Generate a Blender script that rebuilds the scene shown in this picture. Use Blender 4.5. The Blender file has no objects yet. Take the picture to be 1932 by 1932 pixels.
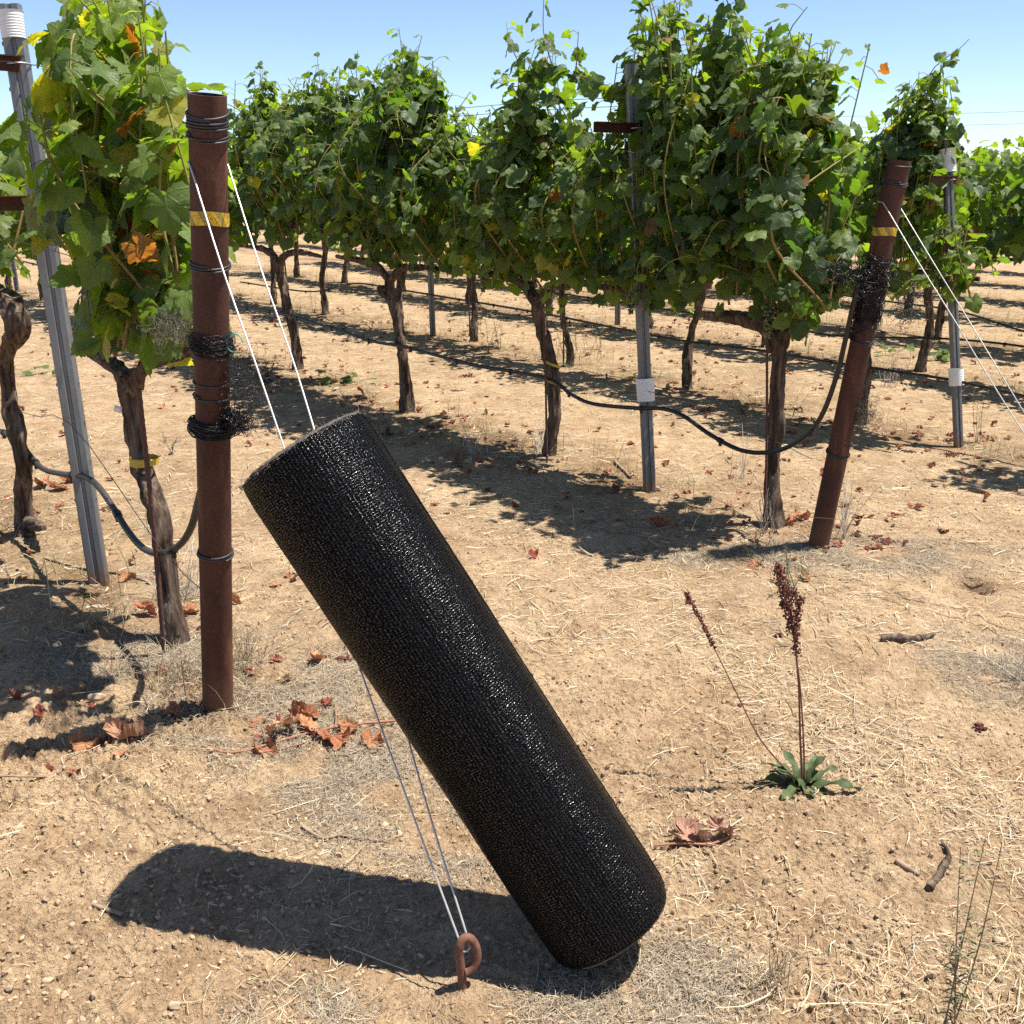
import bpy, math, random
import numpy as np
from mathutils import Vector, Matrix
random.seed(7)
RNG = np.random.default_rng(11)
C = bpy.context.scene.collection
PI = math.pi

# ------------------------------------------------------------------ camera model (same one the camera object uses)
F_PX, CX, H, PITCH = 2000.0, 966.0, 1.55, math.radians(17.8)
cp, sp = math.cos(PITCH), math.sin(PITCH)
def A3(*v): return np.array(v, float)
def ray(x, y):
    u = (x - CX) / F_PX; v = -(y - CX) / F_PX
    return A3(u, cp + v * sp, v * cp - sp)
def G(x, y, z=0.0):                       # a spot on the ground
    r = ray(x, y); p = r * ((z - H) / r[2]); p[2] = z; return p
def onplane(x, y, P, nrm):                # a spot on a vertical plane
    r = ray(x, y); o = A3(0, 0, H); return o + r * (np.dot(P - o, nrm) / np.dot(r, nrm))
YAX = A3(0, 1, 0)

# ------------------------------------------------------------------ rows of the vineyard
P1 = G(411, 1327); P2 = G(1545, 1022)
D = A3(-.62, .785, 0); D /= np.linalg.norm(D)
N = A3(D[1], -D[0], 0)
ROW_RZ = math.atan2(D[1], D[0])
ROW_OFF = [0.0, 2.69, 4.86, 6.83, 8.6, 10.5, 12.4, 14.3, 16.3]
def row_origin(k): return P1 + N * ROW_OFF[k] + (D * -.2 if k else 0)
def row_local(p, base):                   # world -> frame of a row thing (x along the row, y across)
    q = p - base; return A3(np.dot(q, D), -np.dot(q, N), q[2])

# ------------------------------------------------------------------ noise
_tab = np.random.default_rng(3).random((256, 256))
def vnoise(x, y):
    xi = np.floor(x).astype(int); yi = np.floor(y).astype(int)
    fx = x - xi; fy = y - yi
    fx = fx * fx * (3 - 2 * fx); fy = fy * fy * (3 - 2 * fy)
    a = _tab[xi & 255, yi & 255]; b = _tab[(xi + 1) & 255, yi & 255]
    c = _tab[xi & 255, (yi + 1) & 255]; d = _tab[(xi + 1) & 255, (yi + 1) & 255]
    return (a * (1 - fx) + b * fx) * (1 - fy) + (c * (1 - fx) + d * fx) * fy
def fbm(x, y, o=3):
    s = 0; a = .5
    for i in range(o):
        s = s + a * (vnoise(x + 17.3 * i, y - 9.1 * i) - .5); x = x * 2.03; y = y * 2.03; a *= .5
    return s
_jx = np.random.default_rng(5).random((256, 256)); _jy = np.random.default_rng(6).random((256, 256)); _jr = np.random.default_rng(8).random((256, 256))
def lumps(x, y):                          # rounded clods of random size, 0..1
    xi = np.floor(x).astype(int); yi = np.floor(y).astype(int); h = np.zeros_like(x)
    for i in (-1, 0, 1):
        for j in (-1, 0, 1):
            a = (xi + i) & 255; b = (yi + j) & 255
            dx = xi + i + _jx[a, b] - x; dy = yi + j + _jy[a, b] - y
            r = .15 + .62 * _jr[a, b] ** 1.6
            q = 1 - (np.abs(dx) ** 2.4 + np.abs(dy) ** 2.4) ** .83 / (r * r)
            h = np.maximum(h, np.maximum(q, 0) ** .5 * r)
    return h
HOLES = [(G(876, 1866), .06, -.022), (G(1840, 1092), .06, .16), (G(1330, 1300), .03, .02), (G(90, 2330 - 400), .03, .02), (G(1215, 1395), .05, .015)]
def gh(x, y):                             # height of the ground
    x = np.asarray(x, float); y = np.asarray(y, float)
    dist = np.sqrt(x * x + y * y)
    near = np.clip(1.6 - dist / 9, 0, 1)
    h = .05 * fbm(x * .35, y * .35) + .035 * fbm(x * 1.7 + 3, y * 1.7)
    rough = np.clip(.5 + 2.6 * fbm(x * 1.1 + 40, y * 1.1 + 9, 2), .5, 1.25)
    # smoother trodden patch round the roll and the pale bare patch on the right
    for (cx_, cy_, r_) in ((-.1, 1.75, .55), (.95, 1.95, .45), (-.55, 2.35, .4)):
        rough = rough * (1 - .65 * np.exp(-((x - cx_) ** 2 + (y - cy_) ** 2) / (r_ * r_)))
    n2 = np.clip((4.6 - dist) / 1.6, 0, 1); n3 = np.clip((3.7 - dist) / 1.2, 0, 1)
    h = h + rough * (.030 * fbm(x * 8, y * 8) + near * .016 * lumps(x * 12, y * 13) + n2 * (.022 * lumps(x * 27 + 5, y * 29) + .008 * fbm(x * 60, y * 60, 2)) + n3 * (.026 * lumps(x * 50 + 9, y * 54 + 2) + .026 * lumps(x * 80 + 3, y * 86 + 7)) - .012)
    for (p, r, dep) in HOLES:
        h = h - dep * np.exp(-((x - p[0]) ** 2 + (y - p[1]) ** 2) / (r * r))
    return h - .006
def gz(p): return float(gh(A3(p[0]), A3(p[1]))[0])
def GG(x, y):
    p = G(x, y); p[2] = gz(p); return p

# ------------------------------------------------------------------ materials
def new_mat(name):
    m = bpy.data.materials.new(name); m.use_nodes = True
    nt = m.node_tree; nt.nodes.clear()
    out = nt.nodes.new('ShaderNodeOutputMaterial')
    return m, nt, out
def nd(nt, typ, **kw):
    n = nt.nodes.new(typ)
    for k, v in kw.items():
        if k in n.inputs: n.inputs[k].default_value = v
        else: setattr(n, k, v)
    return n
def math_(nt, op, a, b=None, c=None):
    n = nt.nodes.new('ShaderNodeMath'); n.operation = op
    for i, v in enumerate((a, b, c)):
        if v is None: continue
        if isinstance(v, (int, float)): n.inputs[i].default_value = v
        else: nt.links.new(v, n.inputs[i])
    return n.outputs[0]
def ramp(nt, fac, stops):
    n = nt.nodes.new('ShaderNodeValToRGB'); e = n.color_ramp.elements
    while len(e) < len(stops): e.new(.5)
    for i, (p, c) in enumerate(stops):
        e[i].position = p; e[i].color = (*c, 1) if len(c) == 3 else c
    nt.links.new(fac, n.inputs[0]); return n.outputs[0]
def mixc(nt, fac, a, b, mode='MIX'):
    n = nt.nodes.new('ShaderNodeMix'); n.data_type = 'RGBA'; n.blend_type = mode
    for sock, v in ((n.inputs[0], fac), (n.inputs[6], a), (n.inputs[7], b)):
        if isinstance(v, (int, float)): sock.default_value = v
        elif isinstance(v, tuple): sock.default_value = (*v, 1)
        else: nt.links.new(v, sock)
    return n.outputs[2]
def noise(nt, scale, detail=4, rough=.55, vec=None, dist=0.0):
    n = nd(nt, 'ShaderNodeTexNoise', Scale=scale, Detail=detail, Roughness=rough, Distortion=dist)
    if vec is None:
        tc = nt.nodes.new('ShaderNodeTexCoord'); vec = tc.outputs['Object']
    nt.links.new(vec, n.inputs['Vector']); return n.outputs['Fac']
def stretch(nt, sx, sy, sz, src='Object'):
    tc = nt.nodes.new('ShaderNodeTexCoord'); mp = nt.nodes.new('ShaderNodeMapping')
    mp.inputs['Scale'].default_value = (sx, sy, sz); nt.links.new(tc.outputs[src], mp.inputs[0]); return mp.outputs[0]
def finish(nt, out, color, rough=.8, bump=None, bstr=.3, bdist=.004, metallic=0, spec=.5):
    b = nt.nodes.new('ShaderNodeBsdfPrincipled')
    for key, v in (('Base Color', color), ('Roughness', rough), ('Metallic', metallic), ('Specular IOR Level', spec)):
        if isinstance(v, tuple): b.inputs[key].default_value = (*v, 1)
        elif isinstance(v, (int, float)): b.inputs[key].default_value = v
        else: nt.links.new(v, b.inputs[key])
    if bump is not None:
        bn = nd(nt, 'ShaderNodeBump', Strength=bstr, Distance=bdist); nt.links.new(bump, bn.inputs['Height'])
        nt.links.new(bn.outputs[0], b.inputs['Normal'])
    nt.links.new(b.outputs[0], out.inputs[0]); return b
def attr(nt, name):
    n = nt.nodes.new('ShaderNodeAttribute'); n.attribute_name = name; return n.outputs['Color']

def mat_ground():
    m, nt, out = new_mat('dry soil')
    n1 = noise(nt, .9, 4); n2 = noise(nt, 7, 5, .6); n3 = noise(nt, 90, 4, .65); n4 = noise(nt, 420, 3, .6)
    base = ramp(nt, n2, [(.3, (.345, .24, .147)), (.52, (.465, .335, .212)), (.72, (.585, .44, .285))])
    patch = ramp(nt, n1, [(.35, (.82, .78, .74)), (.65, (1.06, 1.02, .98))])
    col = mixc(nt, 1.0, base, patch, 'MULTIPLY')
    fine = ramp(nt, n3, [(.3, (.42, .37, .33)), (.46, (.95, .94, .93)), (.62, (1.12, 1.1, 1.06)), (.75, (1.35, 1.3, 1.2))])
    col = mixc(nt, .8, col, fine, 'MULTIPLY'); col = mixc(nt, 1.0, col, attr(nt, 'tint'), 'MULTIPLY')
    # bleached straw dust
    vor = nd(nt, 'ShaderNodeTexVoronoi', Scale=150.0); nt.links.new(nt.nodes.new('ShaderNodeTexCoord').outputs['Object'], vor.inputs['Vector'])
    speck = math_(nt, 'LESS_THAN', vor.outputs['Distance'], .16)
    col = mixc(nt, math_(nt, 'MULTIPLY', speck, .45), col, (.66, .52, .3)); n5 = noise(nt, 2.6, 5, .6); n6 = noise(nt, 34, 3, .7, None, 1.5)
    col = mixc(nt, math_(nt, 'MULTIPLY', ramp(nt, n5, [(.42, (0, 0, 0)), (.62, (1, 1, 1))]), math_(nt, 'MULTIPLY', ramp(nt, n6, [(.45, (0, 0, 0)), (.56, (1, 1, 1))]), .5)), col, (.63, .5, .31))
    n7 = noise(nt, 26, 4, .7); col = mixc(nt, .55, col, ramp(nt, n7, [(.34, (.52, .46, .42)), (.47, (1, 1, 1)), (.66, (1.16, 1.13, 1.08))]), 'MULTIPLY')  # speckled shading of small soil clumps, put into the colour
    bmp = math_(nt, 'ADD', math_(nt, 'ADD', math_(nt, 'MULTIPLY', n3, 1.0), math_(nt, 'MULTIPLY', n4, .4)), math_(nt, 'MULTIPLY', n7, 1.6))
    finish(nt, out, col, .95, bmp, 1.0, .016, spec=.1); return m
def mat_rust(dark=1.0):
    m, nt, out = new_mat('rusted steel')
    n1 = noise(nt, 11, 6, .68, stretch(nt, 1, 1, .4)); n2 = noise(nt, 130, 3, .7)
    col = ramp(nt, n1, [(.3, (.062 * dark, .024 * dark, .017 * dark)), (.48, (.12 * dark, .044 * dark, .028 * dark)), (.6, (.15 * dark, .058 * dark, .034 * dark)), (.75, (.26 * dark, .115 * dark, .068 * dark))])
    col = mixc(nt, .75, col, ramp(nt, n2, [(.3, (.55, .5, .5)), (.55, (1, 1, 1)), (.74, (1.5, 1.4, 1.3))]), 'MULTIPLY')
    tc = nt.nodes.new('ShaderNodeTexCoord'); sep = nt.nodes.new('ShaderNodeSeparateXYZ'); nt.links.new(tc.outputs['Object'], sep.inputs[0])
    foot = ramp(nt, math_(nt, 'ADD', sep.outputs[2], math_(nt, 'MULTIPLY', noise(nt, 9), .12)), [(.05, (1, 1, 1)), (.2, (0, 0, 0))])
    col = mixc(nt, math_(nt, 'MULTIPLY', foot, .45), col, (.24, .12, .06))
    st = noise(nt, 22, 3, .5, stretch(nt, 1, 1, .05))
    col = mixc(nt, math_(nt, 'MULTIPLY', ramp(nt, st, [(.6, (0, 0, 0)), (.72, (1, 1, 1))]), .4), col, (.3, .13, .06))
    finish(nt, out, col, .72, n2, .35, .002, spec=.35); return m
def mat_plain(name, col, rough=.6, metallic=0, nscale=40, amp=.35, bstr=.15, spec=.5):
    m, nt, out = new_mat(name)
    n1 = noise(nt, nscale, 4)
    c = mixc(nt, 1.0, col, ramp(nt, n1, [(.25, (1 - amp,) * 3), (.75, (1 + amp * .6,) * 3)]), 'MULTIPLY')
    finish(nt, out, c, rough, n1, bstr, .002, metallic, spec); return m
def mat_galv():
    m, nt, out = new_mat('galvanised steel')
    v = nd(nt, 'ShaderNodeTexVoronoi', Scale=60.0); nt.links.new(stretch(nt, 1, 1, .5), v.inputs['Vector'])
    n1 = noise(nt, 5, 4, .6, stretch(nt, 1, 1, .2))
    c = mixc(nt, .1, ramp(nt, n1, [(.3, (.115, .13, .142)), (.7, (.21, .23, .245))]), v.outputs['Color'], 'OVERLAY')
    hsv = nd(nt, 'ShaderNodeHueSaturation', Saturation=.3); nt.links.new(c, hsv.inputs['Color'])
    tc = nt.nodes.new('ShaderNodeTexCoord'); sep = nt.nodes.new('ShaderNodeSeparateXYZ'); nt.links.new(tc.outputs['Object'], sep.inputs[0])
    foot = ramp(nt, math_(nt, 'ADD', sep.outputs[2], math_(nt, 'MULTIPLY', noise(nt, 14), .14)), [(.08, (1, 1, 1)), (.17, (0, 0, 0))])
    c2 = mixc(nt, math_(nt, 'MULTIPLY', foot, .75), hsv.outputs[0], (.2, .1, .05))
    finish(nt, out, c2, .5, n1, .1, .002, .45, .5); return m
def mat_bark():
    m, nt, out = new_mat('vine bark')
    n1 = noise(nt, 34, 5, .65, stretch(nt, 1, 1, .13)); n2 = noise(nt, 8, 3)
    col = ramp(nt, n1, [(.34, (.03, .02, .015)), (.5, (.105, .076, .056)), (.7, (.25, .195, .15))])
    col = mixc(nt, .5, col, ramp(nt, n2, [(.3, (.65, .6, .58)), (.7, (1.25, 1.2, 1.15))]), 'MULTIPLY')
    finish(nt, out, col, .95, n1, 1.0, .012, spec=.1); return m
def mat_leaf(name='vine leaf', trans=.42, rough=.46):
    m, nt, out = new_mat(name)
    tint = attr(nt, 'tint')
    uv = nt.nodes.new('ShaderNodeUVMap'); sep = nt.nodes.new('ShaderNodeSeparateXYZ'); nt.links.new(uv.outputs[0], sep.inputs[0])
    x, y = sep.outputs[0], sep.outputs[1]
    r = math_(nt, 'SQRT', math_(nt, 'ADD', math_(nt, 'MULTIPLY', x, x), math_(nt, 'MULTIPLY', y, y)))
    a = math_(nt, 'ARCTAN2', math_(nt, 'ABSOLUTE', x), y)
    dmin = None
    for a0 in (0.0, .82, 1.75):
        dd = math_(nt, 'MULTIPLY', math_(nt, 'ABSOLUTE', math_(nt, 'SINE', math_(nt, 'SUBTRACT', a, a0))), r)
        dmin = dd if dmin is None else math_(nt, 'MINIMUM', dmin, dd)
    # side veins: ripples that run off the main veins
    rib = math_(nt, 'ABSOLUTE', math_(nt, 'SINE', math_(nt, 'MULTIPLY', math_(nt, 'SUBTRACT', r, math_(nt, 'MULTIPLY', dmin, 1.1)), 26.0)))
    vein = ramp(nt, dmin, [(.008, (1, 1, 1)), (.028, (0, 0, 0))])
    rv = ramp(nt, rib, [(.03, (.5, .5, .5)), (.16, (0, 0, 0))])
    vv = math_(nt, 'MAXIMUM', vein, rv)
    blot = noise(nt, 60, 3)
    c = mixc(nt, .55, tint, ramp(nt, blot, [(.3, (.7, .75, .8)), (.7, (1.25, 1.2, 1.1))]), 'MULTIPLY')
    c = mixc(nt, math_(nt, 'MULTIPLY', vv, .45), c, (.2, .24, .075))
    geo = nt.nodes.new('ShaderNodeNewGeometry')
    back = mixc(nt, .35, c, (.15, .19, .09))
    cc = mixc(nt, geo.outputs['Backfacing'], c, back)
    b = nd(nt, 'ShaderNodeBsdfPrincipled', Roughness=rough); b.inputs['Specular IOR Level'].default_value = .24
    nt.links.new(cc, b.inputs['Base Color'])
    bn = nd(nt, 'ShaderNodeBump', Strength=.5, Distance=.003)
    nt.links.new(math_(nt, 'SUBTRACT', math_(nt, 'MULTIPLY', blot, 1.2), vv), bn.inputs['Height']); nt.links.new(bn.outputs[0], b.inputs['Normal'])
    t = nt.nodes.new('ShaderNodeBsdfTranslucent')
    tcol = mixc(nt, 1.0, mixc(nt, math_(nt, 'MULTIPLY', vv, .3), tint, (.03, .05, .01)), (3.4, 3.45, .8), 'MULTIPLY')
    nt.links.new(tcol, t.inputs[0])
    mx = nd(nt, 'ShaderNodeMixShader'); mx.inputs[0].default_value = trans
    nt.links.new(b.outputs[0], mx.inputs[1]); nt.links.new(t.outputs[0], mx.inputs[2]); nt.links.new(mx.outputs[0], out.inputs[0])
    return m
def mat_tint(name, rough=.85, trans=0.0, spec=.2, amp=.3, nscale=70):
    m, nt, out = new_mat(name)
    tint = attr(nt, 'tint'); n1 = noise(nt, nscale, 4)
    c = mixc(nt, 1.0, tint, ramp(nt, n1, [(.25, (1 - amp,) * 3), (.75, (1 + amp * .6,) * 3)]), 'MULTIPLY')
    b = finish(nt, out, c, rough, n1, .35, .003, spec=spec)
    if trans:
        t = nt.nodes.new('ShaderNodeBsdfTranslucent'); nt.links.new(c, t.inputs[0])
        mx = nd(nt, 'ShaderNodeMixShader'); mx.inputs[0].default_value = trans
        nt.links.new(b.outputs[0], mx.inputs[1]); nt.links.new(t.outputs[0], mx.inputs[2]); nt.links.new(mx.outputs[0], out.inputs[0])
    return m
def mat_net():
    m, nt, out = new_mat('black knitted netting')
    uv = nt.nodes.new('ShaderNodeUVMap'); sep = nt.nodes.new('ShaderNodeSeparateXYZ'); nt.links.new(uv.outputs[0], sep.inputs[0])
    u, l = sep.outputs[0], sep.outputs[1]                  # metres round and along
    def vec(su, sl):
        mp = nt.nodes.new('ShaderNodeMapping'); mp.inputs['Scale'].default_value = (su, sl, 1); nt.links.new(uv.outputs[0], mp.inputs[0]); return mp.outputs[0]
    warp = noise(nt, 1, 3, .5, vec(14, 9)); warp2 = noise(nt, 1, 3, .5, vec(9, 5))
    du = math_(nt, 'ADD', u, math_(nt, 'MULTIPLY', warp, .012)); dl = math_(nt, 'ADD', l, math_(nt, 'MULTIPLY', warp2, .02))
    warpl = math_(nt, 'ABSOLUTE', math_(nt, 'SINE', math_(nt, 'MULTIPLY', du, PI / .0078)))
    warpt = math_(nt, 'ABSOLUTE', math_(nt, 'SINE', math_(nt, 'MULTIPLY', dl, PI / .0058)))
    glint = noise(nt, 1, 2, .6, vec(190, 420)); coarse = noise(nt, 1, 3, .6, vec(60, 130)); rows = noise(nt, 1, 2, .5, vec(160, 3)); hoops = noise(nt, 1, 2, .5, vec(4, 110))
    thr = math_(nt, 'MAXIMUM', math_(nt, 'POWER', warpl, 5.0), math_(nt, 'MULTIPLY', math_(nt, 'POWER', warpt, 5.0), .8))
    band = noise(nt, 1, 2, .5, vec(3, 34))
    hgt = math_(nt, 'ADD', math_(nt, 'MULTIPLY', thr, .8), math_(nt, 'ADD', math_(nt, 'MULTIPLY', glint, 1.3), math_(nt, 'ADD', math_(nt, 'MULTIPLY', coarse, .7), math_(nt, 'ADD', math_(nt, 'MULTIPLY', rows, .3), math_(nt, 'ADD', math_(nt, 'MULTIPLY', hoops, .5), math_(nt, 'MULTIPLY', band, 1.6))))))
    col = ramp(nt, rows, [(.35, (.001, .001, .001)), (.6, (.0028, .0028, .003)), (.76, (.011, .0105, .0105))])
    col = mixc(nt, math_(nt, 'MULTIPLY', thr, .45), col, (.009, .009, .0095))
    dust = noise(nt, 1, 4, .6, vec(7, 5)); dl2 = math_(nt, 'MULTIPLY', ramp(nt, dust, [(.55, (0, 0, 0)), (.85, (.04, .04, .04))]), 1.0)
    col = mixc(nt, dl2, col, (.1, .075, .05))
    sp = math_(nt, 'MULTIPLY', ramp(nt, glint, [(.5, (.02,) * 3), (.64, (1.3,) * 3)]), math_(nt, 'ADD', .12, math_(nt, 'MULTIPLY', thr, .9)))
    finish(nt, out, col, ramp(nt, coarse, [(.3, (.17,) * 3), (.7, (.31,) * 3)]), hgt, .5, .0026, spec=math_(nt, 'MULTIPLY', sp, 1.0)); return m
def mat_tape():
    m, nt, out = new_mat('yellow marking tape')
    uv = nt.nodes.new('ShaderNodeUVMap'); sep = nt.nodes.new('ShaderNodeSeparateXYZ'); nt.links.new(uv.outputs[0], sep.inputs[0])
    u, v = sep.outputs[0], sep.outputs[1]
    s = math_(nt, 'FRACT', math_(nt, 'ADD', math_(nt, 'MULTIPLY', u, 7.0), math_(nt, 'MULTIPLY', v, .55)))
    stripe = math_(nt, 'GREATER_THAN', s, .55)
    col = mixc(nt, stripe, (.72, .44, .02), (.30, .24, .055))
    mp = nt.nodes.new('ShaderNodeMapping'); mp.inputs['Scale'].default_value = (90, 5, 1); nt.links.new(uv.outputs[0], mp.inputs[0])
    sc = noise(nt, 1, 2, .5, mp.outputs[0])
    col = mixc(nt, math_(nt, 'MULTIPLY', math_(nt, 'GREATER_THAN', sc, .6), .8), col, (.06, .05, .02))
    finish(nt, out, col, .5); return m

M = dict(ground=mat_ground(), rust=mat_rust(.58), rust_light=mat_plain('weathered rusty iron', (.17, .078, .052), .8, 0, 90, .4, .4, .3), galv=mat_galv(), bark=mat_bark(),
         leaf=mat_leaf(), netting=mat_net(), tape=mat_tape(),
         wrapwire=mat_plain('grey tie wire', (.05, .048, .045), .5, .3), brightwire=mat_plain('bright galvanised wire', (.62, .6, .56), .35, .55, 60, .15),
         hose=mat_plain('black drip hose', (.009, .009, .009), .38, 0, 20, .5, .1), hosegrey=mat_plain('sun bleached hose', (.048, .042, .039), .5, 0, 14, .6, .2),
         white=mat_plain('white plastic', (.78, .78, .76), .5, 0, 12, .15, .1), cane=mat_tint('cane bark', .7), stake=mat_plain('rusty rebar', (.1, .042, .03), .8, 0, 70, .4, .4),
         thread=mat_plain('black plastic thread', (.014, .013, .013), .32), thread_grey=mat_plain('dusty netting thread', (.13, .105, .08), .7),
         straw=mat_tint('dry straw', .75, .12), clod=mat_tint('soil clod', .97, 0, .08, .35, 160), dry=mat_tint('dead leaf', .75, .15, .25, .4, 120),
         grape=mat_tint('grape skin', .42, 0, .5, .35, 90), weed=mat_tint('weed leaf', .55, .25), wood=mat_plain('grey weathered wood', (.3, .22, .15), .9, 0, 30, .5, .7, .1),
         yellow=mat_plain('yellow plastic tie', (.5, .34, .035), .5), green_tie=mat_plain('green plastic tie', (.02, .3, .2), .4), stone=mat_plain('pale stone', (.45, .34, .22), .9, 0, 25, .3, .4, .2),
         rim=mat_plain('dusty net edges', (.12, .105, .088), .85, 0, 150, .6, .8, .2), cable=mat_plain('power cable', (.1, .11, .12), .7))

# ------------------------------------------------------------------ mesh building
class MB:
    def __init__(s): s.v = []; s.f = []; s.uv = []; s.t = []; s.n = 0
    def add(s, V, F, uv=None, tint=None):
        V = np.asarray(V, float); F = np.asarray(F, int)
        s.v.append(V); s.f.append(F + s.n)
        s.uv.append(np.zeros((len(V), 2)) if uv is None else np.asarray(uv, float))
        t = np.ones((len(V), 3)) if tint is None else np.asarray(tint, float)
        if t.ndim == 1: t = np.tile(t, (len(V), 1))
        s.t.append(t); s.n += len(V); return s
    def arrays(s):
        return np.concatenate(s.v), s.f, np.concatenate(s.uv), np.concatenate(s.t)
    def mesh(s, name, mat, smooth=True):
        V, Fs, UV, T = s.arrays()
        me = bpy.data.meshes.new(name)
        tri = [f for f in Fs if f.shape[1] == 3]; quad = [f for f in Fs if f.shape[1] == 4]
        loops = np.concatenate([f.ravel() for f in tri + quad]).astype(np.int32)
        sizes = np.concatenate([np.full(len(f), f.shape[1]) for f in tri + quad])
        starts = np.concatenate([[0], np.cumsum(sizes)[:-1]]).astype(np.int32)
        me.vertices.add(len(V)); me.vertices.foreach_set('co', V.astype(np.float32).ravel())
        me.loops.add(len(loops)); me.loops.foreach_set('vertex_index', loops)
        me.polygons.add(len(sizes)); me.polygons.foreach_set('loop_start', starts)
        me.polygons.foreach_set('use_smooth', np.full(len(sizes), smooth))
        uvl = me.uv_layers.new(name='UVMap'); uvl.data.foreach_set('uv', UV[loops].astype(np.float32).ravel())
        ca = me.color_attributes.new('tint', 'FLOAT_COLOR', 'POINT')
        ca.data.foreach_set('color', np.concatenate([T, np.ones((len(T), 1))], 1).astype(np.float32).ravel())
        me.materials.append(M[mat] if isinstance(mat, str) else mat)
        me.update(calc_edges=True); me.validate(); return me
    def build(s, name, mat, parent=None, smooth=True, loc=None):
        o = bpy.data.objects.new(name, s.mesh(name, mat, smooth)); C.objects.link(o)
        if parent is not None: o.parent = parent
        if loc is not None: o.location = [float(q) for q in loc]
        return o
def tag(o, label=None, cat=None, group=None, kind=None):
    if label: o['label'] = label
    if cat: o['category'] = cat
    if group: o['group'] = group
    if kind: o['kind'] = kind
    return o
def empty(name, loc, rz=0.0):
    o = bpy.data.objects.new(name, None); C.objects.link(o)
    o.location = [float(q) for q in loc]; o.rotation_euler = (0, 0, rz); o.empty_display_size = .1; return o
def resample(P, step):
    P = np.asarray(P, float)
    # Catmull-Rom through the points
    Q = np.vstack([2 * P[0] - P[1], P, 2 * P[-1] - P[-2]]); out = []
    for i in range(1, len(Q) - 2):
        m = max(2, int(np.linalg.norm(Q[i + 1] - Q[i]) / step))
        t = np.linspace(0, 1, m, endpoint=False)[:, None]
        out.append(.5 * (2 * Q[i] + (Q[i + 1] - Q[i - 1]) * t + (2 * Q[i - 1] - 5 * Q[i] + 4 * Q[i + 1] - Q[i + 2]) * t ** 2 + (-Q[i - 1] + 3 * Q[i] - 3 * Q[i + 1] + Q[i + 2]) * t ** 3))
    out.append(Q[-2][None]); return np.vstack(out)
def frames(P):
    T = np.gradient(P, axis=0); T /= np.linalg.norm(T, axis=1)[:, None] + 1e-12
    a = A3(0, 0, 1) if abs(T[0][2]) < .9 else A3(1, 0, 0)
    u = np.cross(T[0], a); u /= np.linalg.norm(u); U = [u]
    for i in range(1, len(P)):
        u = U[-1] - T[i] * np.dot(U[-1], T[i]); U.append(u / (np.linalg.norm(u) + 1e-12))
    U = np.array(U); return T, U, np.cross(T, U)
def tube(mb, P, r, sides=8, tint=None, cap=True, rfun=None, uvm=False):
    P = np.asarray(P, float); n = len(P)
    r = np.broadcast_to(np.asarray(r, float), (n,)) if np.ndim(r) <= 1 else r
    T, U, W = frames(P); th = np.linspace(0, 2 * PI, sides, endpoint=False)
    R = r[:, None] * np.ones(sides)
    if rfun is not None: R = R * rfun(np.arange(n)[:, None] / max(1, n - 1), th[None, :], n)
    V = P[:, None] + R[..., None] * (np.cos(th)[None, :, None] * U[:, None] + np.sin(th)[None, :, None] * W[:, None])
    i = np.arange(n - 1)[:, None]; j = np.arange(sides)[None]; k = (j + 1) % sides
    F = np.stack([i * sides + j, i * sides + k, (i + 1) * sides + k, (i + 1) * sides + j], -1).reshape(-1, 4)
    uv = np.stack([np.tile(th / (2 * PI), n), np.repeat(np.linspace(0, 1, n), sides)], 1) if uvm else None
    mb.add(V.reshape(-1, 3), F, uv, tint)
    if cap:
        for e, ring in ((0, 0), (n - 1, (n - 1) * sides)):
            jj = np.arange(sides); kk = (jj + 1) % sides
            Vc = np.vstack([V[e], P[e][None]]); Fc = np.stack([jj, kk, np.full(sides, sides)], 1)
            mb.add(Vc, Fc[:, ::-1] if e == 0 else Fc, None, tint)
def box(mb, c, sx, sy, sz, R=None, tint=None):
    v = np.array([[x, y, z] for x in (-1, 1) for y in (-1, 1) for z in (-1, 1)], float) * [sx / 2, sy / 2, sz / 2]
    if R is not None: v = v @ R.T
    f = [[0, 1, 3, 2], [4, 6, 7, 5], [0, 4, 5, 1], [2, 3, 7, 6], [0, 2, 6, 4], [1, 5, 7, 3]]
    mb.add(v + c, f, None, tint)
def sweep(mb, P, prof, xdir, tint=None, closed=True):   # a profile (list of 2-D points) drawn along a straight path
    P = np.asarray(P, float); ax = P[-1] - P[0]; ax /= np.linalg.norm(ax)
    x = xdir - ax * np.dot(xdir, ax); x /= np.linalg.norm(x); y = np.cross(ax, x); prof = np.asarray(prof, float); m = len(prof); n = len(P)
    V = (P[:, None] + prof[None, :, :1] * x + prof[None, :, 1:] * y).reshape(-1, 3); i = np.arange(n - 1)[:, None]; j = np.arange(m)[None]; k = (j + 1) % m
    mb.add(V, np.stack([i * m + j, i * m + k, (i + 1) * m + k, (i + 1) * m + j], -1).reshape(-1, 4), None, tint)
def curved(prof, th):                                   # open centre line -> closed thin section
    prof = np.asarray(prof, float); t = np.gradient(prof, axis=0); t /= np.linalg.norm(t, axis=1)[:, None]
    nn = np.stack([-t[:, 1], t[:, 0]], 1) * th / 2; return np.vstack([prof + nn, (prof - nn)[::-1]])

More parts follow.
